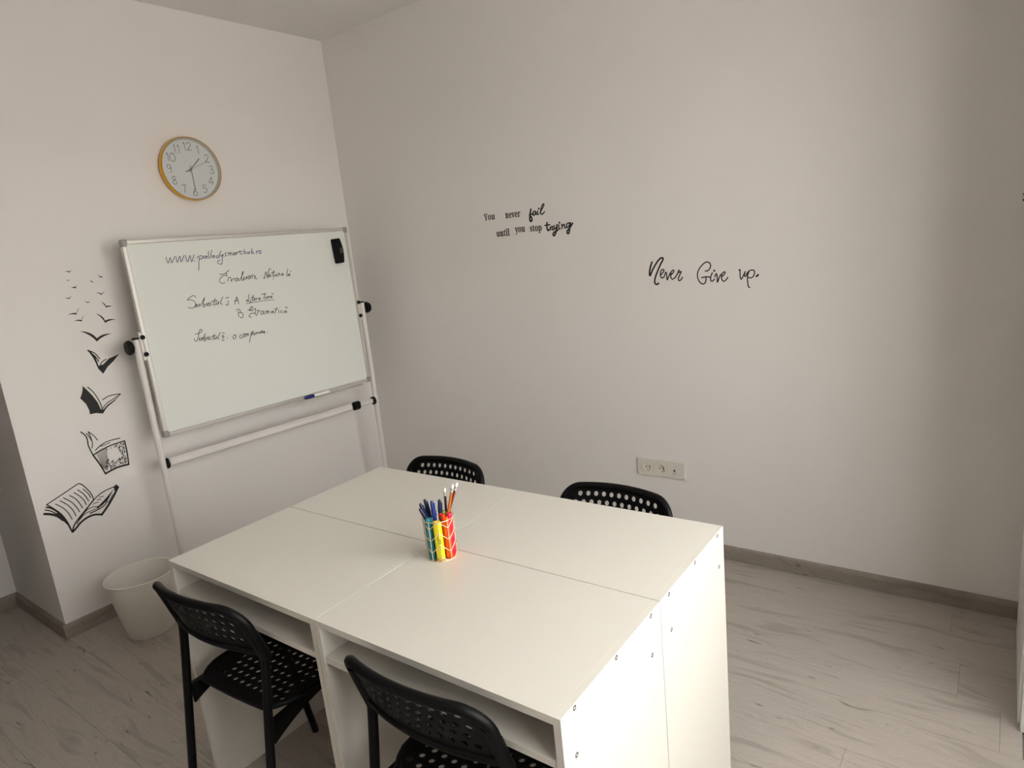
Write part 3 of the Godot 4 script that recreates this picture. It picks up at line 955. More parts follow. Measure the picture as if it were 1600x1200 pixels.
	# the handwriting, one part for each line
	var lines := [[INK_ADDRESS, M.blue_ink, "blue handwritten web address along the top of the board"], [INK_TITLE, M.black_ink, "black handwritten title Evaluare Nationala"], [INK_SUBJECT_ONE, M.black_ink, "black handwritten line Subiectul I A Literatura"], [INK_SUBJECT_ONE_B, M.black_ink, "black handwritten line B Gramatica"], [INK_SUBJECT_TWO, M.black_ink, "black handwritten line Subiectul II o compunere"]]
	for l in lines:
		var s := Shape.new()
		for row in l[0]: ribbon(s, row, func(p: Vector2, o: float) -> Vector3: return Vector3(p.x, p.y, o + 0.0002), 0.85)
		var o: MeshInstance3D = b.call("handwriting", s.mesh(), l[1])
		o.set_meta("label", l[2])
	# loose things on the board: the magnetic eraser and the pen in the tray
	var board := t.transform * Transform3D(Basis(Vector3.RIGHT, tilt), lift)
	var e := thing("board_eraser", "black magnetic eraser stuck to the upper corner of the whiteboard", "eraser")
	e.transform = board * Transform3D(Basis(Vector3.BACK, 0.05), Vector3(0.509, 0.323, 0.0008))
	var es := Shape.new()
	var prof := []
	for i in 13:
		var y := -0.068 + 0.136 * i / 12.0
		prof.append([y, 0.022 + 0.012 * cos(y / 0.068 * 1.35), 0.024 + 0.005 * cos(y / 0.068 * 1.3)])
	for i in 12:
		var p0: Array = prof[i]
		var p1: Array = prof[i + 1]
		var r0 := [Vector3(-p0[2], p0[0], 0.008), Vector3(-p0[2] + 0.006, p0[0], p0[1]), Vector3(p0[2] - 0.006, p0[0], p0[1]), Vector3(p0[2], p0[0], 0.008)]
		var r1 := [Vector3(-p1[2], p1[0], 0.008), Vector3(-p1[2] + 0.006, p1[0], p1[1]), Vector3(p1[2] - 0.006, p1[0], p1[1]), Vector3(p1[2], p1[0], 0.008)]
		for k in 3: es.flat([r0[k], r1[k], r1[k + 1], r0[k + 1]], (r0[k] + r0[k + 1]) * 0.5 - Vector3(0, p0[0], 0.004))
		if i == 0: es.flat(r0, Vector3(0, -1, 0))
		if i == 11: es.flat(r1, Vector3(0, 1, 0))
	part("handle", es.mesh(), M.black_plastic, e)
	part("felt_pad", boxmesh(Vector3(0, 0, 0.004), Vector3(0.05, 0.132, 0.008), 0.001), M.black_felt, e)
	part("maker_plate", boxmesh(Vector3(0.008, 0.0, 0.0342), Vector3(0.018, 0.03, 0.001), 0.0003), M.dark_grey, e)
	var pen := thing("board_marker", "whiteboard marker with a blue cap lying in the pen tray", "marker")
	pen.transform = board * Transform3D(Basis(Vector3.BACK, PI / 2), Vector3(0.215, -0.4425, 0.02))
	var ps := Shape.new()
	lathe(ps, [[0.0, -0.078], [0.0075, -0.078], [0.0085, -0.076], [0.0085, 0.018], [0.0075, 0.02], [0.0, 0.02]], 16)
	part("barrel", ps.mesh(), M.white_gloss, pen)
	var pc := Shape.new()
	lathe(pc, [[0.0, 0.02], [0.0089, 0.02], [0.0089, 0.045], [0.0075, 0.074], [0.005, 0.078], [0.0, 0.078]], 16)
	box(pc, Vector3(0.0095, 0.043, 0), Vector3(0.002, 0.034, 0.004), 0.0005)
	part("cap", pc.mesh(), M.marker_blue, pen)

# ---------------------------------------------------------------- clock
const DIGITS = {
	"0": [[0, 50, 30, 94, 0, 100, -30, 80, -34, 40, -20, 6, 10, 0, 34, 24, 36, 60, 20, 92, 0, 100]],
	"1": [[-10, 86, 4, 100, 6, 50, 8, 0]],
	"2": [[-26, 74, -14, 96, 10, 100, 26, 82, 20, 58, -4, 30, -30, 2, -6, 6, 30, 0]],
	"3": [[-24, 92, 4, 100, 22, 84, 14, 62, -6, 54, 20, 46, 28, 24, 12, 2, -14, 2, -28, 16]],
	"4": [[18, 0, 18, 50, 18, 100, -10, 58, -30, 28, 0, 28, 32, 28]],
	"5": [[26, 98, 0, 98, -18, 96, -22, 60, 0, 64, 24, 50, 26, 22, 8, 2, -24, 6]],
	"6": [[20, 100, -8, 72, -26, 36, -22, 8, 2, 0, 26, 14, 28, 38, 8, 52, -16, 44, -26, 26]],
	"7": [[-28, 94, 0, 96, 30, 98, 14, 60, 2, 0]],
	"8": [[0, 54, -20, 72, -14, 94, 6, 100, 22, 84, 12, 62, -14, 44, -26, 20, -8, 0, 18, 4, 26, 26, 10, 46, 0, 54]],
	"9": [[24, 72, 8, 52, -18, 58, -26, 82, -6, 100, 18, 94, 26, 74, 24, 34, 14, 0]]}

func make_clock() -> void:
	var t := thing("wall_clock", "round gold-rimmed wall clock hanging above the whiteboard", "clock", Vector3(0, 2.04, 0.957), PI / 2)
	# local x runs right, y up, z out of the wall
	var turned := Transform3D(Basis(Vector3.RIGHT, PI / 2), Vector3.ZERO)
	var s := Shape.new()
	lathe(s, [[0.0, 0.002], [0.142, 0.002], [0.1475, 0.006], [0.1515, 0.02], [0.1515, 0.036], [0.1508, 0.0415], [0.1495, 0.043], [0.1480, 0.043], [0.1472, 0.041], [0.1472, 0.03]], 72, turned)
	part("case", s.mesh(), M.gold, t)
	var ir := Shape.new()
	lathe(ir, [[0.1472, 0.0415], [0.1462, 0.0415], [0.1392, 0.0255], [0.1472, 0.0255]], 72, turned)
	part("inner_ring", ir.mesh(), M.pale_metal, t)
	var f := Shape.new()
	lathe(f, [[0.0, 0.026], [0.1395, 0.026], [0.1395, 0.02], [0.0, 0.02]], 72, turned)
	part("dial", f.mesh(), M.dial, t)
	for h in range(1, 13):
		var a := TAU * h / 12.0
		var at := Vector2(sin(a), cos(a)) * 0.108
		var txt := str(h)
		var d := Shape.new()
		for k in txt.length():
			for row in DIGITS[txt[k]]:
				var r := [30]
				for i in range(0, row.size(), 2):
					r.append(at.x * 10000.0 + row[i] * 3.6 + (k - (txt.length() - 1) * 0.5) * (190.0 if txt == "11" else 230.0))
					r.append(at.y * 10000.0 + (row[i + 1] - 50) * 3.7)
				if txt == "6" or txt[k] == "0": r.append(r[1]); r.append(r[2]); r.resize(r.size() - 2)
				if txt[k] == "0": r.remove_at(1); r.remove_at(1)
				ribbon(d, r, func(p: Vector2, o: float) -> Vector3: return Vector3(p.x, p.y, 0.0264 + o))
		part("numeral", d.mesh(), M.bronze, t)
	for hd in [["hour_hand", 45.0, 0.074, 0.018, 0.0024, 0.0285], ["minute_hand", 179.0, 0.104, 0.018, 0.0019, 0.0300], ["second_hand", 67.0, 0.096, 0.034, 0.0008, 0.0315]]:
		var m := Shape.new()
		var l: float = hd[2] + hd[3]
		box(m, Vector3(0, (hd[2] - hd[3]) * 0.5, 0), Vector3(hd[4] * 2.0, l, 0.0008), 0.0002)
		if hd[0] == "second_hand": box(m, Vector3(0, -0.024, 0), Vector3(0.005, 0.02, 0.0008), 0.0002)
		var o := part(hd[0], m.mesh(), M.bronze, t, Vector3(0, 0, hd[5]))
		o.rotation.z = -deg_to_rad(hd[1])
	var hub := Shape.new()
	lathe(hub, [[0.0, 0.034], [0.004, 0.033], [0.005, 0.031], [0.005, 0.026], [0.0, 0.026]], 16, turned)
	part("hub", hub.mesh(), M.bronze, t)
	var g := Shape.new()
	lathe(g, [[0.0, 0.0375], [0.1438, 0.0375], [0.1438, 0.0362], [0.0, 0.0362]], 64, turned)
	part("glass", g.mesh(), M.glass, t)

# ---------------------------------------------------------------- decals and lettering
func make_decals() -> void:
	var put := func(p: Vector2, o: float) -> Vector3: return Vector3(0.0006 + o, p.y, -p.x)
	var i := 0
	var names := ["topmost bird decal of the flock on the whiteboard wall", "tiniest bird decal, just below the topmost bird of the flock", "thick winged small bird decal below the tiniest bird", "small bird decal between the thick winged bird and two broad birds", "small bird decal at the top of the flock beside the whiteboard", "very small bird decal under the top bird beside the whiteboard", "bird decal with even spread wings close to the whiteboard", "small shallow bird decal in the middle of the flock", "bird decal diving above the long winged bird near the whiteboard", "broad bird decal with steep raised wing, upper of two alike", "broad bird decal with steep raised wing, lower of two alike", "long winged bird decal above the largest bird decal", "largest bird decal just above the bird shaped book decal"]
	for row in BIRDS:
		var s := Shape.new()
		blot(s, row, put)
		single("bird_decal", s.mesh(), M.vinyl, names[i], "decal", "flock of bird decals")
		i += 1
	for d in [["bird shaped black book decal flying between birds and books", BOOK_DIVING_FILL, BOOK_DIVING_LINE, []], ["flying book decal with solid black cover", BOOK_SOLID_FILL, BOOK_SOLID_LINE, []], ["flying book decal with hatched cover and blank patch", [], BOOK_HATCHED_LINE, BOOK_HATCHED_HATCH], ["large open book decal with lined pages, lowest on the wall", BOOK_OPEN_FILL, BOOK_OPEN_LINE, []]]:
		var t := thing("book_decal", d[0], "decal", Vector3.ZERO, 0.0, "flying book decals")
		if not d[1].is_empty():
			for row in d[1]:
				var s := Shape.new()
				blot(s, row, put)
				part("solid_area", s.mesh(), M.vinyl, t)
		var l := Shape.new()
		for row in d[2]: ribbon(l, row, func(p: Vector2, o: float) -> Vector3: return Vector3(0.0008 + o, p.y, -p.x), 1.3)
		part("outline", l.mesh(), M.vinyl, t)
		if not d[3].is_empty():
			var h := Shape.new()
			for row in d[3]: ribbon(h, row, put)
			part("hatching", h.mesh(), M.vinyl, t)
	var t := thing("wall_lettering", "black wall lettering reading You never fail until you stop trying", "lettering", Vector3.ZERO, 0.0, "motivational lettering on the wall")
	var font := SystemFont.new()
	font.font_names = PackedStringArray(["Droid Serif"])
	font.font_weight = 700
	for w in [["You", 1.081, 1.153, 1.6555, -0.02], ["never", 1.222, 1.316, 1.6530, -0.015], ["until", 1.153, 1.238, 1.5660, -0.02], ["you", 1.274, 1.336, 1.5775, -0.02], ["stop", 1.367, 1.437, 1.5735, -0.02]]:
		var m := TextMesh.new()
		m.text = w[0]
		m.font = font
		m.font_size = 64
		m.pixel_size = 0.046 / 64.0
		m.depth = 0.0008
		m.horizontal_alignment = HORIZONTAL_ALIGNMENT_LEFT
		m.vertical_alignment = VERTICAL_ALIGNMENT_BOTTOM
		var bb := m.get_aabb()
		var o := part("word_" + w[0].to_lower(), m, M.vinyl, t)
		var k: float = (w[2] - w[1]) / bb.size.x
		o.scale = Vector3(k, 1.0, 1.0)
		# the lower bound of a word without descenders is its baseline
		var drop: float = 0.0
		if w[0] in ["you", "stop"]: drop = 0.0108
		o.position = Vector3(w[1] - bb.position.x * k, w[3] - bb.position.y - drop, 0.0008)
	for w in [["word_fail", WORD_FAIL], ["word_trying", WORD_TRYING]]:
		var s := Shape.new()
		for row in w[1]: ribbon(s, row, func(p: Vector2, o: float) -> Vector3: return Vector3(p.x, p.y, 0.0006 + o), 1.15)
		part(w[0], s.mesh(), M.vinyl, t)
	t = thing("wall_lettering", "black brush script wall lettering reading Never Give up", "lettering", Vector3.ZERO, 0.0, "motivational lettering on the wall")
	for w in [["word_never", WORD_NEVER], ["word_give", WORD_GIVE], ["word_up", WORD_UP]]:
		var s := Shape.new()
		for row in w[1]: ribbon(s, row, func(p: Vector2, o: float) -> Vector3: return Vector3(p.x, p.y, 0.0006 + o), 1.15)
		part(w[0], s.mesh(), M.vinyl, t)

# ---------------------------------------------------------------- sockets
func make_sockets() -> void:
	var t := thing("wall_socket", "white triple wall socket plate with two power sockets and antenna outlet", "socket", Vector3(2.008, 0.404, 0.0))
	var plate := CSGCombiner3D.new()
	plate.name = "cover_plate"
	var b := CSGBox3D.new()
	b.name = "plate_body"
	b.size = Vector3(0.236, 0.082, 0.011)
	b.position = Vector3(0, 0, 0.0056)
	b.material = M.socket_white
	plate.add_child(b)
	for x in [-0.071, 0.0]:
		var c := CSGCylinder3D.new()
		c.name = "well"
		c.operation = CSGShape3D.OPERATION_SUBTRACTION
		c.radius = 0.0195
		c.height = 0.02
		c.sides = 40
		c.rotation.x = PI / 2
		c.position = Vector3(x, 0, 0.0125)
		c.material = M.socket_white
		plate.add_child(c)
	t.add_child(plate)
	for x in [-0.071, 0.0]:
		var r := Shape.new()
		var ring := []
		for i in 40: ring.append(Vector3(x + 0.0215 * cos(TAU * i / 40.0), 0.0215 * sin(TAU * i / 40.0), 0.0112))
		tube(r, ring, 0.0012, 6, true)
		part("socket_rim", r.mesh(), M.socket_white, t)
		for y in [-0.0095, 0.0095]:
			var h := Shape.new()
			lathe(h, [[0.0, 0.0006], [0.0026, 0.0006], [0.0026, 0.0], [0.0, 0.0]], 14, Transform3D(Basis(Vector3.RIGHT, PI / 2), Vector3(x + y, y * 0.1, 0.0026)))
			part("pin_hole", h.mesh(), M.black_plastic, t)
		for y in [-1.0, 1.0]:
			part("earth_clip", boxmesh(Vector3(x, y * 0.0178, 0.006), Vector3(0.005, 0.002, 0.007), 0.0005), M.zinc, t)
	var o := Shape.new()
	lathe(o, [[0.0055, 0.0], [0.0095, 0.0], [0.0095, 0.0025], [0.0085, 0.0035], [0.0055, 0.0035], [0.0055, 0.0]], 24, Transform3D(Basis(Vector3.RIGHT, PI / 2), Vector3(0.071, 0.0, 0.0112)))
	part("antenna_collar", o.mesh(), M.socket_white, t)
	var k := Shape.new()
	lathe(k, [[0.0, 0.001], [0.0054, 0.001], [0.0054, 0.0], [0.0, 0.0]], 20, Transform3D(Basis(Vector3.RIGHT, PI / 2), Vector3(0.071, 0.0, 0.0112)))
	part("antenna_jack", k.mesh(), M.black_plastic, t)
	var z := Shape.new()
	lathe(z, [[0.0, 0.0008], [0.0028, 0.0006], [0.003, 0.0], [0.0, 0.0]], 14, Transform3D(Basis(Vector3.RIGHT, PI / 2), Vector3(0.073, -0.0165, 0.0112)))
	part("plate_screw", z.mesh(), M.zinc, t)
	part("seam", boxmesh(Vector3(-0.0355, 0, 0.01115), Vector3(0.0006, 0.07, 0.0003), 0.0), M.grey_plastic, t)
	part("seam", boxmesh(Vector3(0.0355, 0, 0.01115), Vector3(0.0006, 0.07, 0.0003), 0.0), M.grey_plastic, t)

# ---------------------------------------------------------------- waste bin
func make_bin() -> void:
	var t := thing("waste_bin", "white tapered plastic waste bin on the floor below the whiteboard", "bin", Vector3(0.289, 0.0, 1.697))
	var s := Shape.new()
	lathe(s, [[0.0, 0.004], [0.088, 0.004], [0.092, 0.0], [0.095, 0.003], [0.1385, 0.27], [0.1355, 0.27], [0.0925, 0.008], [0.0, 0.008]], 64)
	part("tub", s.mesh(), M.bin_plastic, t)
	var r := Shape.new()
	var ring := []
	for i in 64: ring.append(Vector3(0.1385 * cos(TAU * i / 64.0), 0.2715, 0.1385 * sin(TAU * i / 64.0)))
	tube(r, ring, 0.0034, 8, true)
	part("rim", r.mesh(), M.bin_plastic, t)

# ---------------------------------------------------------------- pen cup and what stands in it
func along(base: Vector3, tip: Vector3) -> Transform3D:
	# a frame at base whose y axis runs to tip
	var y := (tip - base).normalized()
	var x := y.cross(Vector3(0.3, 0, 1)).normalized()
	return Transform3D(Basis(x, y, x.cross(y)), base)

func make_cup() -> void:
	var cup := Vector3(2.142, 0.75, 1.654)
	var rt := Vector3(0.79, 0, -0.613)
	var fr := Vector3(0.613, 0, 0.79)
	var t := thing("pen_cup", "round gold wire pen cup on the joined desks", "cup", cup)
	var rad := 0.0405
	var tall := 0.108
	for y in [0.0015, tall]:
		var ring := []
		for i in 48: ring.append(Vector3(rad * cos(TAU * i / 48.0), y, rad * sin(TAU * i / 48.0)))
		var s := Shape.new()
		tube(s, ring, 0.0013, 8, true)
		part("ring", s.mesh(), M.wire, t)
	var base := Shape.new()
	lathe(base, [[0.0, 0.0018], [0.04, 0.0018], [0.04, 0.0006], [0.0, 0.0006]], 40)
	part("base", base.mesh(), M.wire, t)
	var cols := 10
	for i in cols:
		var a := TAU * (i + 0.35) / cols
		var s := Shape.new()
		tube(s, [Vector3(rad * cos(a), 0.0015, rad * sin(a)), Vector3(rad * cos(a), tall, rad * sin(a))], 0.0011, 6)
		part("upright_wire", s.mesh(), M.wire, t)
		for lv in 4:
			var p := []
			for k in 5:
				var aa := a + TAU / cols * k / 4.0
				var up := k / 4.0 if i % 2 == 0 else 1.0 - k / 4.0
				var y: float = -0.008 + lv * 0.032 + up * 0.022
				p.append(Vector3(rad * cos(aa), clamp(y, 0.0015, tall), rad * sin(aa)))
			var d := Shape.new()
			tube(d, p, 0.0011, 6)
			part("chevron_wire", d.mesh(), M.wire, t)
	var pos := func(r: float, f: float, y: float) -> Vector3: return cup + rt * r + fr * f + Vector3(0, y, 0)
	# highlighters: right, front, turn, material, label
	for h in [[-0.0228, 0.0195, 0.75, M.hi_teal, "teal highlighter standing in the wire pen cup", 0.112], [-0.0005, 0.0292, 0.02, M.hi_yellow, "yellow highlighter with black print standing in the wire pen cup", 0.105], [0.0205, 0.0215, -0.65, M.hi_orange, "orange highlighter standing in the wire pen cup", 0.112], [0.0300, 0.0015, -1.5, M.hi_pink, "hot pink highlighter standing in the wire pen cup", 0.114], [0.0115, 0.0035, -0.8, M.hi_coral, "coral red highlighter behind the orange one in the pen cup", 0.113], [0.012, -0.0135, 0.3, M.hi_green, "lime green highlighter at the back of the wire pen cup", 0.114]]:
		var o := thing("highlighter", h[4], "highlighter", pos.call(h[0], h[1], 0.0025), 0.66 + h[2], "highlighters in the pen cup")
		var l: float = h[5]
		var b := Shape.new()
		lathe(b, [[0.0, 0.034], [0.0112, 0.034], [0.0112, l - 0.012], [0.0102, l - 0.004], [0.0088, l], [0.0062, l], [0.0058, l - 0.002], [0.0, l - 0.002]], 28, Transform3D.IDENTITY, 0.62)
		part("barrel", b.mesh(), h[3], o)
		var c := Shape.new()
		lathe(c, [[0.0, 0.0], [0.0095, 0.0], [0.0108, 0.002], [0.0116, 0.034], [0.0, 0.034]], 28, Transform3D.IDENTITY, 0.62)
		box(c, Vector3(0, 0.02, 0.0078), Vector3(0.005, 0.03, 0.0014), 0.0005)
		part("cap", c.mesh(), h[3], o)
		if h[3] == M.hi_yellow:
			var pr := Shape.new()
			for q in [[0.0024, 0.052, 0.0042, 0.0125], [-0.0022, 0.059, 0.0012, 0.012], [-0.0024, 0.047, 0.001, 0.006]]:
				box(pr, Vector3(q[0], q[1], 0.00695), Vector3(q[2], q[3], 0.0003), 0.0)
			var po := part("print", pr.mesh(), M.vinyl, o)
			po.set_meta("label", "black printed logo block and lines")
	# capped ball pens: base right/front, tip right/front/height
	var pens := [[0.010, -0.004, -0.0435, 0.003, 0.137, M.pen_navy, "navy capped pen leaning furthest out of the pen cup"], [-0.001, -0.0155, -0.0425, -0.0075, 0.146, M.pen_navy, "navy capped pen next to the furthest leaning pen"], [-0.008, -0.027, -0.0315, -0.019, 0.152, M.pen_navy, "navy capped pen between two blue pens in the cup"], [-0.002, 0.0065, -0.0105, 0.004, 0.155, M.pen_blue, "bright blue capped pen standing upright in the cup"], [0.001, -0.0115, 0.0085, -0.006, 0.152, M.pen_dark, "dark blue capped pen standing beside the pencils"]]
	for p in pens:
		var x := along(pos.call(p[0], p[1], 0.006), pos.call(p[2], p[3], p[4]))
		var o := thing("ball_pen", p[6], "pen", Vector3.ZERO, 0.0, "blue pens in the pen cup")
		o.transform = x
		var ln: float = (pos.call(p[2], p[3], p[4]) - x.origin).length()
		var b := Shape.new()
		lathe(b, [[0.0, 0.0], [0.0036, 0.0], [0.004, 0.001], [0.004, ln - 0.055], [0.0, ln - 0.055]], 12)
		part("barrel", b.mesh(), M.pen_barrel, o)
		var c := Shape.new()
		lathe(c, [[0.0, ln - 0.055], [0.0054, ln - 0.055], [0.0056, ln - 0.052], [0.0052, ln - 0.02], [0.0042, ln - 0.004], [0.003, ln - 0.0005], [0.0, ln]], 14)
		part("cap", c.mesh(), p[5], o)
		part("clip", boxmesh(Vector3(0.0062, ln - 0.024, 0), Vector3(0.0016, 0.036, 0.0032), 0.0005), p[5], o)
	for p in [[0.014, -0.024, 0.0255, -0.012, 0.180, M.pencil_dark, "dark brown pencil nearest to the blue pens"], [-0.002, -0.009, 0.0480, -0.004, 0.190, M.pencil_amber, "striped amber pencil between two brown pencils"], [-0.016, -0.024, 0.0590, -0.016, 0.189, M.pencil_brown, "reddish brown pencil leaning over the cup rim"]]:
		var x := along(pos.call(p[0], p[1], 0.003), pos.call(p[2], p[3], p[4]))
		var o := thing("pencil", p[6], "pencil", Vector3.ZERO, 0.0, "pencils in the pen cup")
		o.transform = x
		var ln: float = (pos.call(p[2], p[3], p[4]) - x.origin).length()
		var b := Shape.new()
		lathe(b, [[0.0, 0.0], [0.0006, 0.0], [0.0037, 0.018], [0.0037, ln - 0.021], [0.0, ln - 0.021]], 6)
		part("shaft", b.mesh(), p[5], o)
		var f := Shape.new()
		lathe(f, [[0.0036, ln - 0.022], [0.004, ln - 0.022], [0.004, ln - 0.018], [0.0036, ln - 0.017], [0.004, ln - 0.016], [0.004, ln - 0.010], [0.0036, ln - 0.010]], 16)
		part("ferrule", f.mesh(), M.silver, o)
		var e := Shape.new()
		lathe(e, [[0.0, ln - 0.011], [0.0035, ln - 0.011], [0.0036, ln - 0.002], [0.0028, ln], [0.0, ln]], 14)
		part("eraser_tip", e.mesh(), M.white_gloss, o)

# ---------------------------------------------------------------- room
const XR := 3.40
const PIL := 1.93
const DEEP := -0.62
const HIGH := 2.79
const FAR := 4.0

func make_floor() -> void:
	var f := Node3D.new()
	f.name = "floor"
	add_child(f)
	meta(f, "light greige oak laminate floor of long boards", "floor")
	f.set_meta("kind", "structure")
	part("underlay", span(Vector3(DEEP - 0.3, -0.2, -0.2), Vector3(OUT + 0.2, -0.0085, FAR + 0.2)), M.screed, f)
	var oaks := []
	for i in 6: oaks.append(oak(11 + i * 7, 1024, 144, 1.348, Color8(178, 170, 161), Color8(116, 107, 98)))
	var rng := RandomNumberGenerator.new()
	rng.seed = 5
	var wide := 0.193
	var full := 1.38
	var cache := {}
	var z := 0.004
	var row := 0
	var last := -1
	while z < FAR - 0.004:
		var w: float = min(wide, FAR - 0.004 - z)
		var x := DEEP + 0.004 if z > PIL - 0.1 else 0.004
		var to := XR + (0.2 if z > OPEN0 and z + w < OPEN1 else -0.004)
		var piece := full * fmod(0.31 + row * 0.37, 1.0)
		if piece < 0.2: piece += 0.4
		while x < to - 0.01:
			var l: float = min(piece, to - x)
			var flip := rng.randi() % 2
			var key := "%d_%d_%d" % [int(l * 1000), int(w * 1000), flip]
			if not cache.has(key): cache[key] = plank(l - 0.0006, w - 0.0006, full, wide, flip == 1)
			var kind := rng.randi() % 6
			if kind == last: kind = (kind + 1) % 6
			last = kind
			part("plank", cache[key], oaks[kind], f, Vector3(x + l * 0.5, 0, z + w * 0.5))
			x += l
			piece = full
		z += w
		row += 1

func plank(l: float, w: float, full: float, wide: float, flip: bool) -> ArrayMesh:
	# one laminate board with softened upper edges; the print runs along it
	var s := Shape.new()
	var b := 0.0004
	var y0 := -0.008
	var uvof := func(p: Vector3) -> Vector2:
		var u := (p.x + l * 0.5) / full
		var v := (p.z + w * 0.5) / wide
		return Vector2(1.0 - u, 1.0 - v) if flip else Vector2(u, v)
	var hx := l * 0.5
	var hz := w * 0.5
	var top := [Vector3(-hx + b, 0, -hz + b), Vector3(hx - b, 0, -hz + b), Vector3(hx - b, 0, hz - b), Vector3(-hx + b, 0, hz - b)]
	var rim := [Vector3(-hx, -b, -hz), Vector3(hx, -b, -hz), Vector3(hx, -b, hz), Vector3(-hx, -b, hz)]
	var low := [Vector3(-hx, y0, -hz), Vector3(hx, y0, -hz), Vector3(hx, y0, hz), Vector3(-hx, y0, hz)]
	var face := func(p: Array, n: Vector3) -> void:
		s.tri(p[0], p[1], p[2], n, n, n, uvof.call(p[0]), uvof.call(p[1]), uvof.call(p[2]))
		s.tri(p[0], p[2], p[3], n, n, n, uvof.call(p[0]), uvof.call(p[2]), uvof.call(p[3]))
	face.call(top, Vector3.UP)
	face.call(low, Vector3.DOWN)
	for i in 4:
		var j := (i + 1) % 4
		var o: Vector3 = ((rim[i] + rim[j]) * 0.5 * Vector3(1, 0, 1)).normalized()
		face.call([top[i], top[j], rim[j], rim[i]], (o + Vector3.UP).normalized())
		face.call([rim[i], rim[j], low[j], low[i]], o)
	return s.mesh()

func skirting(called: String, a: Vector3, b: Vector3, out: Vector3, label: String) -> void:
	# a skirting board from a to b standing out of the wall towards "out", with a rounded upper edge
	var s := Shape.new()
	var prof := [Vector2(0, 0), Vector2(0.014, 0), Vector2(0.014, 0.05), Vector2(0.012, 0.059), Vector2(0.007, 0.0645), Vector2(0.0, 0.066)]
	var l := (b - a).length()
	for i in prof.size():
		var j := (i + 1) % prof.size()
		var p := [a + out * prof[i].x + Vector3(0, prof[i].y, 0), a + out * prof[j].x + Vector3(0, prof[j].y, 0), b + out * prof[j].x + Vector3(0, prof[j].y, 0), b + out * prof[i].x + Vector3(0, prof[i].y, 0)]
		var e: Vector2 = (prof[j] - prof[i]).normalized()
		var n := (out * e.y - Vector3.UP * e.x).normalized()
		if n.dot(out * ((prof[i].x + prof[j].x) * 0.5 - 0.006) + Vector3.UP * ((prof[i].y + prof[j].y) * 0.5 - 0.03)) < 0.0: n = -n
		var va: float = (prof[i].y + prof[i].x) / 0.193
		var vb: float = (prof[j].y + prof[j].x) / 0.193
		s.tri(p[0], p[1], p[2], n, n, n, Vector2(0, va), Vector2(0, vb), Vector2(l / 1.38, vb))
		s.tri(p[0], p[2], p[3], n, n, n, Vector2(0, va), Vector2(l / 1.38, vb), Vector2(l / 1.38, va))
	for e in [[a, a - b], [b, b - a]]:
		var cap := []
		for q in prof: cap.append(e[0] + out * q.x + Vector3(0, q.y, 0))
		s.flat(cap, e[1])
	setting(called, s.mesh(), M.skirting, label, "baseboard")

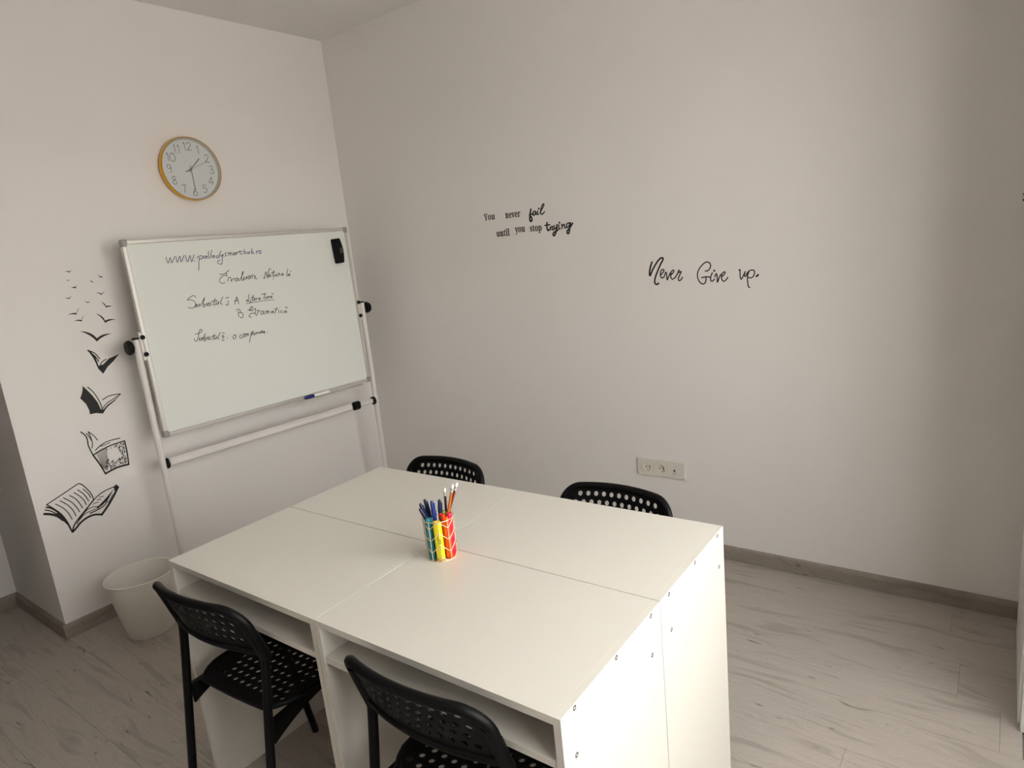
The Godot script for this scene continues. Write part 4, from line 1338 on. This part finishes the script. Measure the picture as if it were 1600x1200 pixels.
func make_room() -> void:
	setting("ceiling", span(Vector3(DEEP - 0.3, HIGH, -0.25), Vector3(XR + 0.2, HIGH + 0.2, FAR + 0.2)), M.ceiling, "plain white painted ceiling", "ceiling")
	setting("wall_back", span(Vector3(-0.8, 0, -0.25), Vector3(XR + 0.2, HIGH, 0)), M.wall, "long white wall carrying the lettering and wall socket", "wall")
	setting("wall_left", span(Vector3(DEEP - 0.2, 0, 0), Vector3(0, HIGH, PIL)), M.wall, "white wall behind the whiteboard ending at a corner", "wall")
	setting("wall_recess", span(Vector3(DEEP - 0.2, 0, PIL), Vector3(DEEP, HIGH, FAR)), M.wall, "white wall set back beyond the corner", "wall")
	setting("wall_front", span(Vector3(DEEP - 0.2, 0, FAR), Vector3(XR + 0.2, HIGH, FAR + 0.2)), M.wall, "white wall opposite the lettering wall", "wall")
	# the right wall has a wide opening to an enclosed balcony, where the photographer stands
	var s := Shape.new()
	for r in [[0.0, OPEN0, 0.0, HIGH], [OPEN0, OPEN1, OPENTOP, HIGH], [OPEN1, FAR, 0.0, HIGH]]:
		var a := Vector3(XR, r[2], r[0])
		var b := Vector3(XR + 0.2, r[3], r[1])
		box(s, (a + b) * 0.5, b - a)
	setting("wall_right", s.mesh(), M.wall, "white wall with the wide opening to the balcony", "wall")
	var o0 := Vector3(XR + 0.2, 0, -0.3)
	var o1 := Vector3(OUT, 2.55, 3.6)
	var h := Shape.new()
	for r in [[Vector3(XR + 0.2, 0, -0.5), Vector3(OUT + 0.2, 2.55, -0.3)], [Vector3(XR + 0.2, 0, 3.6), Vector3(OUT + 0.2, 2.55, 3.8)], [Vector3(XR + 0.2, 2.55, -0.5), Vector3(OUT + 0.2, 2.7, 3.8)], [Vector3(OUT, 0, -0.3), Vector3(OUT + 0.2, WSILL, 3.6)], [Vector3(OUT, WTOP, -0.3), Vector3(OUT + 0.2, 2.55, 3.6)], [Vector3(OUT, WSILL, -0.3), Vector3(OUT + 0.2, WTOP, W0)], [Vector3(OUT, WSILL, W1), Vector3(OUT + 0.2, WTOP, 3.6)]]:
		box(h, (r[0] + r[1]) * 0.5, r[1] - r[0])
	setting("wall_balcony", h.mesh(), M.wall, "white walls and roof of the enclosed balcony", "wall")
	# a tall dark wardrobe in the recess, out of the picture, which keeps the return wall in the dark
	var wd := thing("wardrobe", "tall dark brown wardrobe standing in the recess", "wardrobe", Vector3(-0.33, 0, 3.02))
	part("carcass", boxmesh(Vector3(0, 1.06, 0), Vector3(0.54, 2.08, 1.5), 0.003), M.dark_wood, wd)
	part("plinth", boxmesh(Vector3(0, 0.03, 0), Vector3(0.5, 0.06, 1.46)), M.dark_wood, wd)
	for z in [-0.375, 0.375]:
		var door := part("door", boxmesh(Vector3(0.28, 1.06, z), Vector3(0.018, 2.04, 0.742), 0.002), M.dark_wood, wd)
		part("handle", boxmesh(Vector3(0.296, 1.0, z - signf(z) * 0.33), Vector3(0.014, 0.16, 0.012), 0.003), M.zinc, door)
	# skirting boards
	skirting("baseboard_back", Vector3(0.0, 0, 0), Vector3(XR, 0, 0), Vector3(0, 0, 1), "greige wooden skirting along the lettering wall")
	skirting("baseboard_left", Vector3(0, 0, 0.0), Vector3(0, 0, PIL + 0.014), Vector3(1, 0, 0), "greige wooden skirting along the whiteboard wall")
	skirting("baseboard_corner", Vector3(DEEP, 0, PIL), Vector3(0.0, 0, PIL), Vector3(0, 0, 1), "greige wooden skirting along the short return wall")
	skirting("baseboard_recess", Vector3(DEEP, 0, PIL), Vector3(DEEP, 0, FAR), Vector3(1, 0, 0), "greige wooden skirting along the wall set back")
	# the balcony window: frame, mullion, panes and handle
	var w := Node3D.new()
	w.name = "window_1"
	add_child(w)
	meta(w, "wide white balcony window facing the desks", "window")
	w.set_meta("kind", "structure")
	var fx := OUT + 0.1
	for z in [W0 + 0.03, W1 - 0.03]: part("frame_post", boxmesh(Vector3(fx, (WSILL + WTOP) * 0.5, z), Vector3(0.07, WTOP - WSILL, 0.06), 0.004), M.upvc, w)
	for y in [WSILL + 0.03, WTOP - 0.03]: part("frame_rail", boxmesh(Vector3(fx, y, (W0 + W1) * 0.5), Vector3(0.07, 0.06, W1 - W0 - 0.12), 0.004), M.upvc, w)
	var zm := (W0 + W1) * 0.5
	part("mullion", boxmesh(Vector3(fx, (WSILL + WTOP) * 0.5, zm), Vector3(0.07, WTOP - WSILL - 0.12, 0.06), 0.004), M.upvc, w)
	for z in [[W0 + 0.06, zm - 0.03], [zm + 0.03, W1 - 0.06]]:
		part("pane", boxmesh(Vector3(fx, (WSILL + WTOP) * 0.5, (z[0] + z[1]) * 0.5), Vector3(0.006, WTOP - WSILL - 0.12, z[1] - z[0])), M.glass, w)
	part("handle", boxmesh(Vector3(fx - 0.045, (WSILL + WTOP) * 0.5, zm), Vector3(0.02, 0.13, 0.02), 0.005), M.upvc, w)
	# white lining boards on the right wall next to the lettering wall
	setting("trim_1", span(Vector3(XR - 0.016, 0, 0.09), Vector3(XR, 2.25, 0.62), 0.002), M.upvc, "white lining board on the wall near the corner", "trim")
	setting("trim_2", span(Vector3(XR - 0.010, 0, 0.625), Vector3(XR, 2.25, OPEN0), 0.002), M.upvc, "white casing at the edge of the balcony opening", "trim")
	var hook := thing("wall_hook", "tiny hook plate with two dark pins on the wall beside the corner", "hook", Vector3(3.328, 1.512, 0.0))
	part("plate", boxmesh(Vector3(0, 0, 0.001), Vector3(0.008, 0.036, 0.002), 0.0006), M.socket_white, hook)
	for y in [-0.009, 0.009]:
		var pin := Shape.new()
		lathe(pin, [[0.0, 0.006], [0.0022, 0.006], [0.003, 0.004], [0.002, 0.0], [0.0, 0.0]], 12, Transform3D(Basis(Vector3.RIGHT, PI / 2), Vector3(0, y, 0.0018)))
		part("pin", pin.mesh(), M.black_plastic, hook)

const OPEN0 := 0.66
const OPEN1 := 3.2
const OPENTOP := 2.4
const OUT := 4.0
const W0 := 0.6
const W1 := 2.8
const WSILL := 0.82
const WTOP := 2.3

var M := {}
func make_materials() -> void:
	M.wall = paint(233, 229, 226, 3)
	M.ceiling = paint(233, 229, 226, 8)
	M.dark_wood = mat(58, 42, 32, 0.5)
	M.screed = mat(120, 116, 110, 0.9)
	M.skirting = oak(401, 1024, 64, 1.348, Color8(148, 138, 129), Color8(104, 94, 86))
	M.melamine = mat(227, 223, 214, 0.32)
	M.black_plastic = mat(6, 6, 7, 0.5)
	M.black_plastic.metallic_specular = 0.32
	M.black_metal = mat(5, 5, 6, 0.45)
	M.black_metal.metallic_specular = 0.32
	M.black_felt = mat(24, 24, 25, 0.95)
	M.dark_grey = mat(62, 62, 64, 0.5)
	M.grey_plastic = mat(150, 148, 144, 0.5)
	M.white_metal = mat(226, 222, 218, 0.35)
	M.aluminium = mat(206, 203, 198, 0.38, 0.55)
	M.enamel = mat(226, 230, 224, 0.22)
	M.blue_ink = mat(38, 46, 98, 0.5)
	M.black_ink = mat(28, 28, 30, 0.5)
	M.vinyl = mat(18, 17, 17, 0.6)
	M.zinc = mat(170, 168, 163, 0.35, 0.8)
	M.screw_metal = mat(62, 60, 57, 0.6, 0.1)
	M.gold = mat(226, 168, 40, 0.22, 1.0)
	M.pale_metal = mat(190, 186, 176, 0.35, 0.5)
	M.bronze = mat(84, 76, 62, 0.45, 0.2)
	M.dial = mat(214, 218, 220, 0.5)
	M.socket_white = mat(222, 216, 206, 0.4)
	M.bin_plastic = mat(240, 236, 228, 0.4)
	M.bin_plastic.backlight_enabled = true
	M.bin_plastic.backlight = Color8(110, 106, 98)
	M.upvc = mat(234, 232, 228, 0.35)
	M.wire = mat(240, 220, 180, 0.3, 0.7)
	M.white_gloss = mat(244, 243, 240, 0.3)
	M.marker_blue = mat(24, 34, 110, 0.3)
	M.silver = mat(222, 220, 216, 0.25, 0.8)
	M.hi_teal = mat(20, 108, 122, 0.35)
	M.hi_yellow = mat(248, 232, 20, 0.35)
	M.hi_orange = mat(255, 98, 22, 0.35)
	M.hi_coral = mat(250, 62, 40, 0.35)
	M.hi_pink = mat(250, 34, 92, 0.35)
	M.hi_green = mat(150, 210, 80, 0.35)
	M.pen_navy = mat(12, 16, 62, 0.3)
	M.pen_blue = mat(24, 46, 128, 0.3)
	M.pen_dark = mat(26, 36, 74, 0.3)
	M.pen_barrel = mat(215, 218, 222, 0.3)
	M.pencil_dark = mat(64, 34, 22, 0.35)
	M.pencil_amber = mat(196, 112, 46, 0.35)
	M.pencil_brown = mat(122, 52, 24, 0.35)
	var g := mat(240, 246, 246, 0.02)
	g.transparency = BaseMaterial3D.TRANSPARENCY_ALPHA
	g.albedo_color.a = 0.05
	M.glass = g
	var s := Shape.new()
	lathe(s, [[0.0, -0.0009], [0.0024, -0.0009], [0.0024, 0.0003], [0.0049, 0.0003], [0.0054, 0.0], [0.0054, -0.001]], 14)
	M.screw_mesh = s.mesh()

func _ready() -> void:
	# camera
	var cam := Camera3D.new()
	cam.name = "camera"
	cam.fov = 60.592
	cam.near = 0.02
	cam.position = Vector3(3.2973, 1.5326, 2.7846)
	cam.rotation_order = EULER_ORDER_YXZ
	cam.rotation = Vector3(-0.2117, 0.6558, -0.1004)
	add_child(cam)
	cam.make_current()
	# sky: an even bright overcast, the only source of light, entering through the balcony window
	var env := Environment.new()
	env.background_mode = Environment.BG_SKY
	var sm := ProceduralSkyMaterial.new()
	sm.sky_top_color = Color(0.93, 0.93, 0.92)
	sm.sky_horizon_color = Color(0.98, 0.96, 0.925)
	sm.ground_horizon_color = Color(0.86, 0.84, 0.80)
	sm.ground_bottom_color = Color(0.80, 0.78, 0.745)
	sm.sky_energy_multiplier = SKY
	sm.ground_energy_multiplier = SKY
	var sky := Sky.new()
	sky.sky_material = sm
	env.sky = sky
	env.tonemap_mode = Environment.TONE_MAPPER_LINEAR
	env.tonemap_exposure = EXPOSURE
	env.sdfgi_enabled = true
	env.ssao_enabled = true
	env.ssil_enabled = true
	var we := WorldEnvironment.new()
	we.name = "environment"
	we.environment = env
	add_child(we)
	# structure, then furniture, then small things
	make_materials()
	make_room()
	make_floor()
	var bl := Vector3(1.4192, 0, 1.2106)
	var turn := 0.01
	var bx := Basis(Vector3.UP, turn)
	for d in [[0.25, 0.75, 0.0, "white desk at the waste bin end with a chair tucked under it"], [0.75, 0.75, 0.0, "white desk whose open shelf faces away from the socket wall, at the bright end"], [0.25, 0.25, PI, "white desk standing between the whiteboard and the socket wall"], [0.75, 0.25, PI, "white desk in front of the wall socket at the bright end"]]:
		make_desk(d[3], bl + bx * Vector3(d[0] * 1.3096, 0, d[1] * 0.82), turn + d[2])
	make_chair("black perforated chair tucked under the desk beside the waste bin", Vector3(1.704, 0, 1.919), 0.062)
	make_chair("black perforated chair at the open shelf of the bright end desk", Vector3(2.435, 0, 1.888), 0.012)
	make_chair("black perforated chair behind the desks close to the whiteboard", Vector3(1.668, 0, 1.307), PI)
	make_chair("black perforated chair behind the desks below the wall socket", Vector3(2.373, 0, 1.318), PI)
	make_whiteboard()
	make_bin()
	make_clock()
	make_decals()
	make_sockets()
	make_cup()

const SKY := 3.0
const EXPOSURE := 0.92
